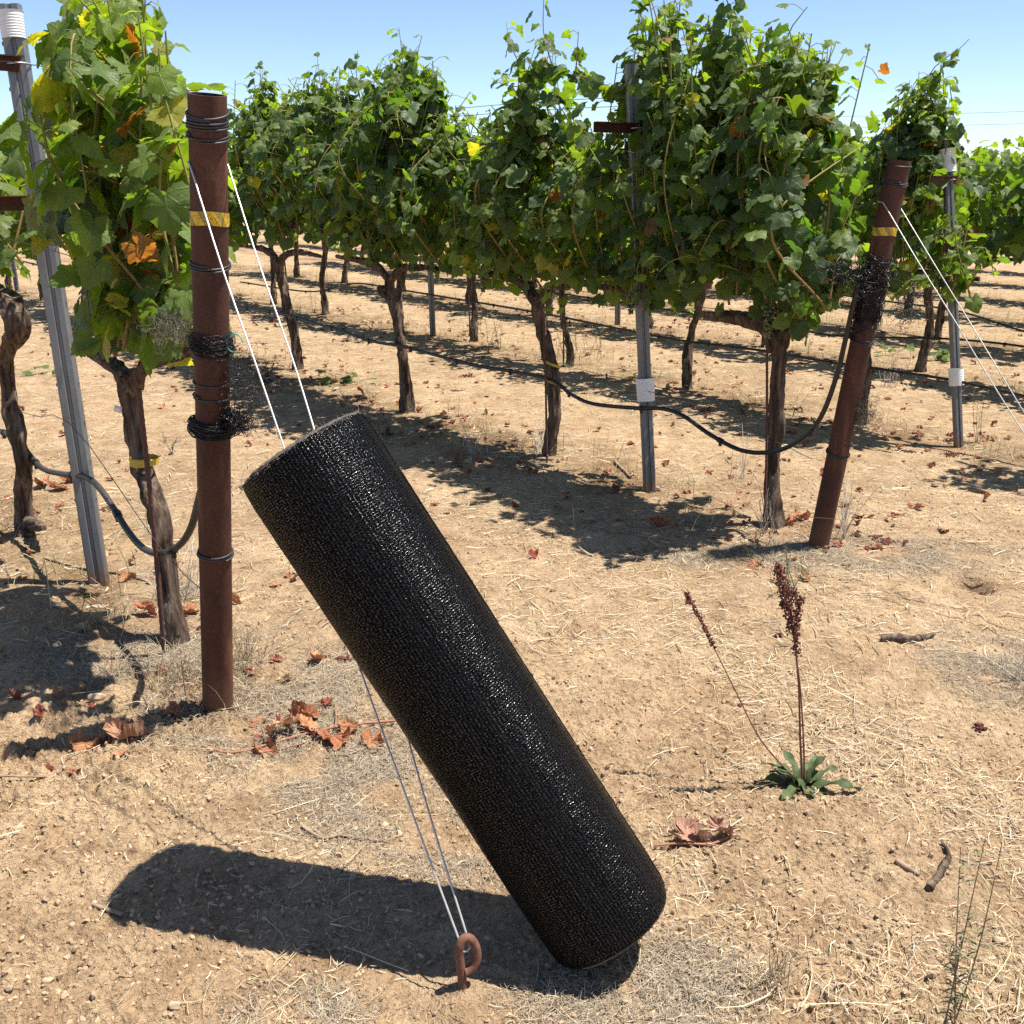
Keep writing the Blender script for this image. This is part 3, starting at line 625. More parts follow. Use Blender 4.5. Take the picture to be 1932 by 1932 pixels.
X3 = [[(3.3, 0, 2.0), (3.32, 0, 2.25), (3.3, .03, 2.4)], [(3.1, .03, 2.0), (3.08, .05, 2.2), (3.02, .05, 2.33)]]
X4 = [[(4.05, 0, 1.95), (4.08, .02, 2.15), (4.05, .02, 2.32)], [(4.6, 0, 2.0), (4.58, .03, 2.2), (4.6, .03, 2.34)], [(5.5, 0, 2.0), (5.52, .03, 2.22), (5.5, .03, 2.36)]]
t1 = tp([(1466, 1005), (1463, 970), (1458, 900), (1464, 800), (1468, 700), (1469, 650), (1455, 625)], b1)
a1 = [(tp([(1469, 655), (1452, 622), (1420, 606), (1385, 598), (1330, 596)], b1), [.044, .046, .04, .032, .022]), (tp([(1466, 660), (1480, 632), (1486, 622)], b1), [.035, .036, .022])]
add_vine(1, b1, .02, 1.12, 'stout grapevine beside the leaning rusty pipe, its top bent over to one side', 1, t1, [.052, .05, .036, .035, .038, .042, .046], a1, nsh=36, dens=1.3, warm=.012, thick=.29, clear=((.78, 1.3, .16, 1.66, 1.92, 9), (-1, .03, -9, 0, 3, 9), (-1, .16, -9, 0, 3, -.12), (-1, .10, -9, 1.75, 3, 9)), extra=X1[4:] + peak(.42, 2.1) + peak(.22, 2.06) + peak(.76, 2.28, 7) + peak(1.1, 2.36, 8) + peak(.6, 2.08), grapes=3, sides=20)
t2 = tp([(1037, 868), (1038, 840), (1046, 780), (1043, 715), (1030, 650), (1018, 600), (1014, 560)], b2)
add_vine(1, b2, 1.12, 2.68, 'grapevine with a yellow ribbon wound round its trunk', 1, t2, [.04, .04, .036, .04, .042, .044, .042], None, nsh=36, dens=1.2, warm=.03, thick=.25, clear=((1.0, 1.33, .04, 1.66, 1.86, 9),), extra=X1[:4] + peak(1.95, 2.25, 5, 1.5) + peak(2.15, 2.1, 6, 1.4) + peak(2.35, 1.95, 4, 1.4) + peak(1.3, 2.3, 6) + peak(2.62, 1.8, 4, 1.2), grapes=3, sides=20, yellow=.14)
t3 = tp([(770, 785), (768, 755), (764, 700), (755, 640), (746, 590), (738, 555), (734, 530)], b3)
a3 = [(tp([(742, 565), (728, 552), (716, 543)], b3), [.045, .05, .03]), ([t3[-1], t3[-1] + A3(.2, 0, .1), t3[-1] + A3(.7, 0, .12)], [.03, .025, .015]), ([t3[-1], t3[-1] + A3(-.2, 0, .1), t3[-1] + A3(-.7, 0, .12)], [.03, .025, .015])]
add_vine(1, b3, 2.68, 4.2, 'grapevine with a knobbly stub on its head, just above the netting roll', 1, t3, [.056, .056, .04, .038, .042, .046, .045], a3, nsh=38, dens=1.2, warm=.012, thick=.29, extra=X3 + peak(3.05, 2.2, 8) + peak(3.3, 2.34, 9) + peak(3.5, 2.26, 7) + peak(4.07, 2.25, 8) + peak(2.8, 1.9, 6) + peak(3.85, 1.98, 6), grapes=3, sides=18)
t4 = tp([(563, 708), (560, 680), (553, 625), (541, 570), (530, 525), (526, 495)], b4)
add_vine(1, b4, 4.2, 6.0, 'slim leaning grapevine seen just right of the two taut guy wires', 1, t4, [.048, .042, .038, .04, .044, .046], None, nsh=40, dens=1.15, warm=.012, thick=.29, extra=X4 + peak(4.6, 2.26, 8) + peak(5.1, 2.15, 8) + peak(5.5, 2.3, 8) + peak(4.3, 2.05, 6) + peak(5.9, 2.1, 7), grapes=3, sides=16)

# shared crowns for the vines further off
VAR = []
for q in range(6):
    r_ = np.random.default_rng(500 + q); tf = prof([(-1, 1.78 + .1 * r_.normal()), (-.4, 1.86 + .12 * r_.normal()), (.2, 1.82 + .12 * r_.normal()), (1, 1.8 + .1 * r_.normal())], .1, 20 + q); bf = prof([(-1, .88), (1, .86)], .06, 30 + q)
    cmesh = crown(r_, -.84, .84, tf, bf, 2, 20, 1.0, .03, .22, (), (.075, .115), None, .06 + .05 * (q % 3)).mesh('crown', 'leaf')
    fmesh = crown(r_, -.84, .84, tf, (lambda f: lambda x: f(x) - .24)(bf), 3, 18, .8, .02, .22, (), (.09, .14), None, .06 + .05 * (q % 3)).mesh('crown', 'leaf')
    tmb = MB(); l1, l2 = r_.normal(0, .05, 2), r_.normal(0, .03, 2)
    tr = [A3(0, 0, -.06), A3(.02, 0, .12), A3(l1[0] * .6, l2[0], .4), A3(l1[1], l2[1], .7), A3(l1[1] * .8, 0, .88)]; hd = tr[-1]
    trunk_mb(tmb, tr, [.055, .044, .036, .038, .044], r_, 12, [([hd, hd + A3(.12, 0, .06), hd + A3(.7, 0, .09)], [.035, .028, .014]), ([hd, hd + A3(-.12, 0, .06), hd + A3(-.7, 0, .09)], [.035, .028, .014])])
    VAR.append((cmesh, fmesh, tmb.mesh('trunk', 'bark')))
def copy_vine(k, s, label, far, group, base=None):
    global VCOUNT; VCOUNT += 1
    b = base_at(k, s) if base is None else base; r_ = np.random.default_rng(2000 + VCOUNT)
    root = empty('grapevine', b, ROW_RZ + (PI if r_.random() < .5 else 0)); tag(root, label, 'grapevine', group); v = VAR[int(r_.integers(0, 6))]
    for nm, me in (('trunk', v[2]), ('crown', v[1] if far else v[0])):
        o = bpy.data.objects.new(nm, me); C.objects.link(o); o.parent = root
    sc = r_.uniform(.95, 1.06); root.scale = (1, 1, sc); return root
ORD = 'first second third fourth fifth sixth seventh eighth ninth tenth eleventh twelfth thirteenth fourteenth fifteenth sixteenth'.split()
for q, s in enumerate((6.85, 8.5, 10.1, 11.75, 13.4, 15.0, 16.6)):
    copy_vine(1, s, f'grapevine beyond the slim leaning one, {ORD[q + 4]} trunk from the leaning pipe', q > 2, 'vines in the row of the leaning pipe')
# row 2, whose own white sleeved post stands right of the leaning pipe
R2 = [(0.35, None, 'grapevine at the right edge behind the white sleeved post'), (1.05, (1622, 797), 'grapevine directly behind the leaning pipe with one tall arching shoot'), (2.54, (1300, 731), 'grapevine one row behind, seen between the stout vine and low sleeved post'), (3.81, (1070, 691), 'grapevine behind the ribbon-tied vine with its own thin black stake')]
for q, (s, px, lab) in enumerate(R2):
    b = gp(*px) if px else base_at(2, -.5)
    sb = s_of(b, 2)
    add_vine(2, b, max(-1.3, sb - .76), sb + .76, lab, 1 if q < 3 else 2, nsh=28, dens=1.1, warm=.03, thick=.22, grapes=2 if q < 3 else 0, sides=12, yellow=.3 if q == 0 else .05, clear=((-.05, .74, -.25, 1.3, 3, 9), (-.05, .62, -.12, 1.05, 3, 9)) if q < 2 else (),
             extra=[[(1.05, 0, 1.9), (1.0, .03, 2.08), (.92, .05, 2.15), (.82, .06, 2.2), (.77, .05, 2.25)], [(.84, .05, 1.6), (.8, .08, 1.78), (.79, .09, 1.9)], [(1.0, .05, 1.6), (1.02, .08, 1.9), (1.03, .09, 2.1)], [(1.15, .0, 1.6), (1.12, .05, 1.9), (1.1, .06, 2.06)], [(.95, -.05, 1.6), (.94, -.05, 1.9), (.93, .0, 2.08)]] + peak(1.1, 2.06, 9, 1.35) + peak(1.0, 2.12, 10, 1.35) + peak(.92, 2.0, 8, 1.35) + peak(1.2, 1.9, 6, 1.3) if q == 1 else ())
for q, (s, px) in enumerate(((5.49, (892, 641)), (6.8, None), (8.18, (615, 591)), (9.7, None), (11.2, None), (12.7, None), (14.2, None))):
    copy_vine(2, s, f'grapevine one row behind the ribbon-tied vine, {ORD[q + 4]} from the right there', q > 3, 'vines one row behind the leaning pipe', gp(*px) if px else None)
for k, lab, g in ((3, 'second row behind', 'vines two rows behind the leaning pipe'), (4, 'third row behind', 'vines three rows behind the leaning pipe')):
    for q in range(9):
        s = (2.07 + 1.55 * (q - 1) if k == 3 else 1.4 + 1.55 * q) + .05 * random.uniform(-1, 1)
        copy_vine(k, s, f'grapevine in the {lab} the leaning pipe, {ORD[q]} from its right end', q > 4, g)
for k in (5, 6, 7, 8):
    for q in range(13):
        s = 1.2 + .8 * (k - 5) + 1.58 * q + random.uniform(-.08, .08)
        copy_vine(k, s, 'distant grapevine in the far rows, glimpsed above and between the nearer vines', True, 'distant vines in the far rows')

# ------------------------------------------------------------------ rods beside the trunks
def stake(base, top, label, group='thin rods tied beside the vine trunks', r=.006):
    mb = MB(); L = top - base; P = np.stack([base * 0 - A3(0, 0, .05), L * .5 + A3(.004, .003, 0), L]); rg = np.random.default_rng(int(abs(base[0]) * 1000))
    tube(mb, resample(P, .01), r, 7, rfun=lambda t, th, n: 1 + .1 * np.sin(t * n * 2.1 + th))
    return tag(mb.build('vine_stake', 'stake', loc=base), label, 'stake', group)
def stk(px, topx, lab, k, r=.006):
    b = gp(*px); t = onplane(topx[0], topx[1], A3(b[0], b[1], 0), N); return stake(b, t, lab, r=r)
stk((309, 1228), (262, 735), 'rusty rod beside the twisted trunk with the yellow tie', 0, .0085)
stk((40, 985), (20, 640), 'rusty rod behind the knobbly vine at the left edge', 0, .007)
stk((1444, 990), (1447, 640), 'thin rusty rod beside the stout bent-topped trunk', 1, .006)
stk((1032, 870), (1024, 560), 'thin dark rod beside the ribbon-tied trunk', 1)
stk((757, 768), (745, 545), 'thin dark rod beside the knobbly stubbed trunk', 1)
stk((553, 690), (535, 470), 'thin dark rod beside the slim leaning trunk', 1)
stk((1063, 690), (1062, 600), 'thin black rod a row behind the ribbon-tied trunk', 2, .007)
stk((886, 630), (884, 555), 'thin black rod a row behind the knobbly stubbed trunk', 2, .007)

# ------------------------------------------------------------------ end pipes
def pipe(base, top, r, label):
    root = empty('end_pipe', base); tag(root, label, 'steel pipe', 'rusty end pipes of the rows')
    L = top - base; n = 90; t = np.linspace(-.03, 1, n)[:, None]; P = t * L
    mb = MB(); tube(mb, P, r, 40, cap=False, uvm=True); tube(mb, P[n // 2:][::-1], r - .006, 40, cap=False)
    T, U, W = frames(P); th = np.linspace(0, 2 * PI, 40, endpoint=False)
    ring = lambda q: L + q * (np.cos(th)[:, None] * U[-1] + np.sin(th)[:, None] * W[-1])
    V = np.vstack([ring(r), ring(r - .006)]); jj = np.arange(40); kk = (jj + 1) % 40
    mb.add(V, np.stack([jj, kk, kk + 40, jj + 40], 1)); mb.build('pipe_body', 'rust', root)
    return root, L, U[0], W[0]
def wraps(root, L, U, W, r, spec, mat='wrapwire', wr=.003, name='wire_wrap'):
    for (t, turns, tilt, ph) in spec:
        th = np.linspace(0, turns * 2 * PI, int(turns * 40)) + ph; ax = L / np.linalg.norm(L)
        z = t * np.linalg.norm(L) + (th - ph) / (2 * PI) * wr * 2.3 + tilt * np.cos(th)
        P = z[:, None] * ax + (r + wr * .9 + .0012 * np.sin(th * 1.7)[:, None]) * (np.cos(th)[:, None] * U + np.sin(th)[:, None] * W)
        mb = MB(); tube(mb, P, wr, 7); mb.build(name, mat, root)
def tape_part(root, L, U, W, r, t, w, tail=True):
    th = np.linspace(0, 2 * PI, 64); ax = L / np.linalg.norm(L); h = t * np.linalg.norm(L); mb = MB(); q = []
    for j, z in enumerate((-w / 2, -w / 4, 0, w / 4, w / 2)):
        q.append((h + z + .004 * np.sin(th * 2 + 1))[:, None] * ax + (r + .0025 + .001 * np.sin(th * 5 + j))[:, None] * (np.cos(th)[:, None] * U + np.sin(th)[:, None] * W))
    V = np.vstack(q); n = len(th); F = []; UV = np.vstack([np.stack([th / (2 * PI), np.full(n, j / 4)], 1) for j in range(5)])
    for j in range(4):
        i = np.arange(n - 1); F.append(np.stack([j * n + i, j * n + i + 1, (j + 1) * n + i + 1, (j + 1) * n + i], 1))
    mb.add(V, np.vstack(F), UV); mb.build('marking_tape', 'tape', root)
base1 = A3(*P1); base1[2] = gz(P1); top1 = ray(391, 178) * (1.62 * H) + A3(0, 0, H)
r1, L1, U1, W1 = pipe(base1, top1, .0455, 'upright rusty end pipe with a thick black netting band beside the near vine')
zt = lambda z: z / np.linalg.norm(L1)
wraps(r1, L1, U1, W1, .0455, [(.975, 1.1, .012, 0), (.957, 3.4, .004, 1), (.943, 1.9, .006, 3), (.766, 2.2, .004, 2), (.592, 1.1, .002, .5), (.568, 1.1, -.003, 2), (.298, 2.1, .002, 4)])
tape_part(r1, L1, U1, W1, .0455, .838, .034)
base2 = A3(*P2); base2[2] = gz(P2); top2 = ray(1697, 302) * 4.12 + A3(0, 0, H)
r2, L2, U2, W2 = pipe(base2, top2, .0445, 'leaning rusty end pipe at the head of the second row')
wraps(r2, L2, U2, W2, .0445, [(.985, 1.1, .003, 0), (.943, 2.2, .006, 2), (.755, 2.2, .003, 1), (.56, 1.4, .012, 3), (.26, 1.4, .012, 1)], wr=.0032)
tape_part(r2, L2, U2, W2, .0445, .833, .032)

# ------------------------------------------------------------------ netting roll leaning on the guy wires
ZR = 1.39 * H
C0 = A3(.21, 1.838, .0); C0[2] = .076 + gz(A3(.12, 1.80, 0)); TT = ray(572, 848) * ZR + A3(0, 0, H)
AX = TT - C0; RL = np.linalg.norm(AX); AX /= RL
ru = np.cross(AX, A3(0, 0, 1)); ru /= np.linalg.norm(ru); rw = np.cross(ru, AX)
roll = empty('netting_roll', C0); tag(roll, 'big black roll of bird netting leaning across the guy wires', 'netting roll')
rng = np.random.default_rng(77)
nl, na = 620, 460; tl = np.linspace(0, 1, nl)[:, None]; th = np.linspace(0, 2 * PI, na, endpoint=False)[None]
rad = .1395 + .0055 * tl + .0015 * np.sin(3 * th + 2) + .002 * (vnoise(tl * 4 + np.cos(th), np.sin(th) * 1.5 + 3) - .5)
edge = np.minimum(tl, 1 - tl) * RL
rad = rad - .006 * np.exp(-edge / .012)
ridge = vnoise(th * 26 + 0 * tl, tl * 1.5 + 2) + .6 * vnoise(th * 60 + 0 * tl, tl * 2.5); hoop = vnoise(th * .8, tl * 160) * .8 + vnoise(th * 2 + 5, tl * 60)
knit = rng.random((nl, na))
rad = rad + .0007 * (ridge - .8) + .0005 * (hoop - .9) + .00028 * (knit - .5) + .0005 * (vnoise(th * 40, tl * 75) - .5)
seam = np.mod(th - 1.0 + .05 * np.sin(tl * 5), 2 * PI) / (2 * PI); rad = rad - .0035 * np.clip(1 - seam * 3, 0, 1)   # the free edge of the last turn
telesc = .010 * np.sin(th * 2 + 1) * 0
PV = (tl * RL)[..., None] * AX + rad[..., None] * (np.cos(th)[..., None] * ru + np.sin(th)[..., None] * rw)
i = np.arange(nl - 1)[:, None]; j = np.arange(na)[None]; k = (j + 1) % na
FW = np.stack([i * na + j, i * na + k, (i + 1) * na + k, (i + 1) * na + j], -1).reshape(-1, 4)
UVr = np.stack([np.broadcast_to(th * .142, (nl, na)), np.broadcast_to(tl * RL, (nl, na))], -1).reshape(-1, 2)
for end, h0, sg in ((1, RL, 1), (0, 0, -1)):
    mb = MB(); rr = np.linspace(.129 + .0085 * end, .022, 70); n = 96; tt = np.linspace(0, 2 * PI, n, endpoint=False)
    z = h0 + sg * (.001 + .004 * np.clip((.135 - rr) / .02, 0, 1) + .003 * rng.random(70))
    z[0] = h0 - sg * (.002 if end else .008)
    ring = (z[:, None, None] + .0012 * rng.normal(size=(70, n, 1))) * AX + rr[:, None, None] * (np.cos(tt)[None, :, None] * ru + np.sin(tt)[None, :, None] * rw)
    i = np.arange(69)[:, None]; j = np.arange(n)[None]; k = (j + 1) % n
    mb.add(ring.reshape(-1, 3), np.stack([i * n + j, i * n + k, (i + 1) * n + k, (i + 1) * n + j], -1).reshape(-1, 4)); mb.build('rolled_end', 'rim', roll)
    ct = MB(); tube(ct, np.stack([AX * (h0 - sg * .3), AX * (h0 + sg * .004)]), .0225, 24, cap=False); ct.build('core_tube', 'wood', roll)
mb = MB()
for q in range(150):
    a = rng.uniform(0, 2 * PI); er = .139 + .0055; p = AX * (RL - .004) + er * (math.cos(a) * ru + math.sin(a) * rw); d = nrm(AX * rng.uniform(.4, 1) + rng.normal(0, .6, 3)); ln = rng.uniform(.003, .010) if rng.random() < .94 else rng.uniform(.012, .03)
    tube(mb, resample([p, p + d * ln * .5 + rng.normal(0, .003, 3), p + d * ln + rng.normal(0, .006, 3)], ln / 3), .0006, 3, cap=False)
mb.build('frayed_edge', 'thread_grey', roll)
mb = MB().add(PV.reshape(-1, 3), FW, UVr)
for q in range(420):                                                # loose thread ends standing off the roll
    a = rng.uniform(0, 2 * PI); l = rng.random(); p = AX * RL * l + (.139 + .0055 * l) * (math.cos(a) * ru + math.sin(a) * rw); o = math.cos(a) * ru + math.sin(a) * rw; d = nrm(rng.normal(0, 1, 3) + o * .5); ln = rng.uniform(.006, .02)
    tube(mb, resample([p, p + d * ln * .5 + o * .003, p + d * ln], ln / 3), .0005, 3, cap=False)
mb.build('outer_wrap', 'netting', roll)

# ------------------------------------------------------------------ anchor eye and the looped guy wires
anc = gp(876, 1866)
def facing(x, y, P): return onplane(x, y, A3(P[0], P[1], 0), YAX)
epx = [(1010, 1745), (1003, 1640), (988, 1500), (970, 1330), (955, 1190), (965, 1060), (1005, 985), (1065, 965), (1135, 1000), (1195, 1090), (1232, 1200), (1236, 1310), (1200, 1400), (1130, 1455), (1060, 1475), (1020, 1470)]
ep = []
for q, (x, y) in enumerate(epx):
    p = facing((1000 + x * 300 / 1932) * .7547, (2200 + y * 300 / 1932) * .7547, anc); p[1] += .010 * math.sin(max(0, q - 5) / 9 * 3.1) ; ep.append(p - anc)
ep[0][2] = -.06
mb = MB(); tube(mb, resample(ep, .004), .0092, 18); tag(mb.build('anchor_eye', 'rust_light', loc=anc), 'rusty eye of a ground anchor holding the guy wires', 'ground anchor')
eye_in = ep[6] * .5 + ep[5] * .5 + anc + A3(.010, 0, -.012)
def guy(root_base, L, U, W, r, anchor_pt, label, mid=None, tfrac=.91, spread=.03, wr=.0023):
    ax = L / np.linalg.norm(L); top = root_base + L * tfrac; toA = nrm(anchor_pt - top); side = nrm(np.cross(toA, ax)); fr = nrm(np.cross(ax, side))
    if np.dot(fr, toA) < 0: fr = -fr
    pts = []
    aL = top + side * (r + wr); aR = top - side * (r + wr); lo = -ax * .02
    back = [top + (r + wr) * (math.cos(a) * side - math.sin(a) * fr) for a in np.linspace(0, PI, 14)]
    def strand(s0, sg, kink):
        e = anchor_pt + side * sg * .009
        f = [s0, s0 + (e - s0) * .02]
        for t in (.16, .3, .45, .6, .72, .85): f.append(s0 + (e - s0) * t + side * sg * spread * math.sin(PI * t) * .35 + (mid(t) if mid else 0) + rngg.normal(0, .0025, 3))
        return f + [e + (s0 - e) * .012]
    rngg = np.random.default_rng(5); s1_ = strand(back[-1], -1, 0); s0_ = strand(back[0], 1, 0)
    loop = [anchor_pt + side * .009 - fr * .0 + A3(0, 0, -.004), anchor_pt + A3(0, 0, -.008), anchor_pt - side * .009 + A3(0, 0, -.004)]
    P = np.vstack([resample(np.array(s0_[::-1]), .03), np.array(back[1:-1]), resample(np.array(s1_), .03), np.array(loop[::-1])])
    mb = MB(); tube(mb, P - root_base, wr, 8); return tag(mb.build('guy_wire', 'brightwire', loc=root_base), label, 'guy wire', 'guy wires of the end pipes')
# the wires sag against the back of the roll where it leans on them
topw = base1 + L1 * .91; dW = eye_in - topw
u_ = AX; w0 = C0 - topw; a_, b_, c_ = dW @ dW, dW @ u_, 1.0; d_, e_ = dW @ w0, u_ @ w0; den = a_ * c_ - b_ * b_
tw = (c_ * d_ - b_ * e_) / den; sr = (b_ * d_ - a_ * e_) / den
gap = (C0 + u_ * sr) - (topw + dW * tw); need = gap * max(0, 1 - (.1445) / np.linalg.norm(gap))
guy(base1, L1, U1, W1, .0455, eye_in, 'pale guy wires looped from the upright pipe down behind the netting roll', mid=lambda t: need * max(0, 1 - abs(t - tw) / .5))
anc2 = P2 + (anc - P1) * .98; anc2[2] = .07
guy(base2, L2, U2, W2, .0445, anc2, 'pale guy wires running from the leaning pipe out past the right edge', tfrac=.9)

# ------------------------------------------------------------------ galvanised line posts
def post(base, top, w, label, sleeves=(), arms=(), xd=A3(1, .15, 0), depth=.035):
    root = empty('line_post', base); tag(root, label, 'metal post', 'galvanised line posts'); L = top - base; ax = nrm(L)
    pr = [(-w / 2 + .010, depth), (-w / 2, depth - .003), (-w / 2, .006), (-w / 2 + .006, 0), (-w * .14, 0), (-w * .07, .007), (w * .07, .007), (w * .14, 0), (w / 2 - .006, 0), (w / 2, .006), (w / 2, depth - .003), (w / 2 - .010, depth)]
    mb = MB(); sweep(mb, np.linspace(-.05, 1, 30)[:, None] * L, curved(pr, .0028), xd)
    x = nrm(xd - ax * np.dot(xd, ax)); y = np.cross(ax, x); R = np.stack([x, y, ax], 1)
    for z in np.arange(.35, np.linalg.norm(L) - .1, .15):           # little wire hooks punched from both edges
        for sg in (-1, 1): box(mb, ax * z + x * sg * (w / 2 + .003) + y * .012, .006, .008, .012, R)
    mb.build('post_body', 'galv', root, smooth=False)
    for (z, r, h, tilt) in sleeves:
        mb = MB(); t = np.linspace(0, 1, 60)[:, None]; c = ax * z + y * .015
        tube(mb, c + ax * ((t - .5) * h), r, 32, cap=False, rfun=lambda t, th, n: (1 - .05 * (1 - t)) * (1 + .02 * np.clip(np.sin(t * 62), -.4, 1) * (t < .92) + .05 * (t > .97)))
        tube(mb, c + ax * ((t[::-1] - .5) * h), r - .0025, 32, cap=False)
        o = mb.build('white_sleeve', 'white', root)
    for (z, a0, a1, hh) in arms:
        d = N if a1 > 0 else N; mb = MB(); lp = curved([(-hh / 2, 0), (hh / 2, 0), (hh / 2, .028)], .004)
        sweep(mb, np.stack([ax * z + N * a0 - y * .006, ax * z + N * a1 - y * .006]), lp, A3(0, 0, 1)); mb.build('cross_arm', 'rust', root, smooth=False)
        wm = MB(); tt = np.linspace(0, 2 * PI, 24); tube(wm, ax * z + x * (np.cos(tt) * (w / 2 + .008))[:, None] + y * (.012 + np.sin(tt) * .045)[:, None], .0028, 6); wm.build('arm_clip', 'brightwire', root)
    return root
pA = gp(185, 1100); qA = pA + A3(-.115, .14, 2.12)
post(pA, qA, .072, 'wide galvanised post at the left between the two near vines', sleeves=[(2.06, .042, .09, 0)], arms=[(1.93, -.34, .02, .05), (1.46, -.16, .12, .05)], depth=.04)
p1_ = gp(1228, 921); post(p1_, onplane(1193, 120, A3(p1_[0], p1_[1], 0), N), .058, 'galvanised post with a low white sleeve, left of the stout vine', sleeves=[(.53, .047, .115, 0)], arms=[(1.78, -.27, .04, .045)])
p2_ = gp(1813, 838); post(p2_, onplane(1789, 262, A3(p2_[0], p2_[1], 0), N), .047, 'slim galvanised post with two white sleeves beyond the leaning pipe', sleeves=[(1.66, .047, .13, 0), (.425, .043, .105, .2)], arms=[(1.55, -.2, .07, .045), (1.18, -.1, .03, .04)])
p3_ = gp(817, 629); post(p3_, p3_ + A3(-.03, 0, 1.75), .055, 'galvanised post standing one row behind the knobbly stubbed vine', arms=[(1.6, -.25, .1, .045)])
p4_ = gp(1166, 611); post(p4_, p4_ + A3(-.03, 0, 1.7), .055, 'short stretch of galvanised post two rows behind the low sleeved post', arms=[(1.6, -.25, .1, .045)])
p5_ = base_at(1, 13.0); post(p5_, p5_ + A3(-.03, 0, 1.85), .055, 'far galvanised post with a white sleeve at the left edge beyond the wide post', sleeves=[(.62, .045, .12, 0)])
p6_ = gp(895, 529); post(p6_, p6_ + A3(0, 0, 1.7), .05, 'far galvanised post several rows back under the knobbly vine')

# ------------------------------------------------------------------ hoses and wires along the rows
def hose(k, px, r, label, mat='hose', tail=None, off=.035):
    P0 = row_origin(k) - N * off; P = [onplane(x, y, P0, N) for x, y in px]
    if tail: P += [P0 + D * s + A3(0, 0, z) for s, z in tail]
    b = A3(P[0][0], P[0][1], 0); P = resample(np.array(P) - b, .03); root = empty('drip_hose', b); tag(root, label, 'drip hose', 'drip hoses along the vine rows')
    mb = MB(); tube(mb, P, r, 10); mb.build('tube', mat, root)
    rg = np.random.default_rng(int(r * 1e5) + k); L = np.arange(20, min(len(P) - 5, 420), 17)
    for q, i in enumerate(L[:24]):
        mb = MB(); t = nrm(P[i + 1] - P[i]); tube(mb, np.stack([P[i] - t * .012, P[i] + t * .012]), r * 1.35, 8); tube(mb, np.stack([P[i], P[i] - A3(0, 0, r * 2.4)]), r * .8, 8); mb.build('emitter', 'hose', root)
hose(0, [(-90, 790), (-20, 806), (30, 830), (75, 880), (110, 893), (160, 900), (187, 920), (215, 960), (240, 1000), (265, 1030), (290, 1043), (320, 1040), (345, 1022), (362, 992), (372, 955), (380, 925), (392, 900)], .0115, 'sun bleached hose looping from the knobbly vine to the upright pipe', 'hosegrey', off=-.03)
hose(1, [(1618, 540), (1602, 610), (1578, 710), (1548, 788), (1510, 830), (1460, 852), (1400, 850), (1340, 820), (1290, 785), (1250, 771), (1200, 770), (1120, 762), (1080, 745), (1040, 717), (980, 703), (900, 690), (830, 672), (765, 655), (700, 643), (640, 623), (560, 600), (500, 586)], .0105, 'black hose rising in a loop up the leaning pipe and running along its row', tail=[(8, .42), (12, .44), (18, .45)])
hose(2, [(2060, 775), (1932, 747), (1820, 722), (1760, 711), (1650, 695), (1579, 685), (1434, 661), (1297, 644), (1206, 628), (1069, 600), (982, 584), (891, 569), (750, 546), (668, 535), (584, 550), (453, 532)], .009, 'black hose along the row just behind the leaning pipe')
hose(3, [(2050, 680), (1932, 654), (1800, 640), (1694, 637), (1574, 633), (1470, 616), (1200, 575), (1000, 545)], .009, 'black hose along the second row behind the leaning pipe')
hose(4, [(2000, 640), (1932, 625), (1808, 587), (1700, 572), (1500, 545)], .009, 'black hose along the third row behind the leaning pipe')
def wire(k, pts, label, r=.0015):
    P = np.array([row_origin(k) + D * s + N * t + A3(0, 0, z) for s, t, z in pts]); b = A3(P[0][0], P[0][1], 0); mb = MB(); tube(mb, resample(P - b, .2), r, 5)
    tag(mb.build('trellis_wire', 'wrapwire', loc=b), label, 'wire', 'trellis wires strung along the rows')
wire(0, [(.02, 0, 1.58), (1.2, -.05, 1.9), (5, -.05, 1.95)], 'wire from the top of the upright pipe up into the near vines')
wire(0, [(.02, 0, 1.22), (1.2, -.03, 1.3), (5, -.03, 1.35)], 'wire from the middle of the upright pipe into the near vines')
wire(0, [(.0, .0, .36), (.35, 0, .40), (1.2, 0, .66), (1.9, 0, .58), (3.5, 0, .6)], 'low wire from the foot of the upright pipe to the near hose')
wire(1, [(.18, 0, 1.5), (.85, -.1, 1.86), (5.5, -.1, 1.87), (16, -.1, 1.9)], 'upper wire against the sky in the row of the leaning pipe')
wire(1, [(.18, 0, 1.48), (.85, .06, 1.83), (5.5, .06, 1.85), (16, .06, 1.88)], 'second upper wire just below the one against the sky')
wire(1, [(.1, 0, .93), (.85, 0, .95), (16, 0, .97)], 'wire carrying the vine arms in the row of the leaning pipe')
wire(1, [(.05, 0, .36), (.35, 0, .42), (.85, 0, .5), (16, 0, .47)], 'wire holding the hose in the row of the leaning pipe')
wire(2, [(-1, 0, 1.5), (.35, 0, 1.58), (16, 0, 1.6)], 'wire over the slim sleeved post in the row behind')

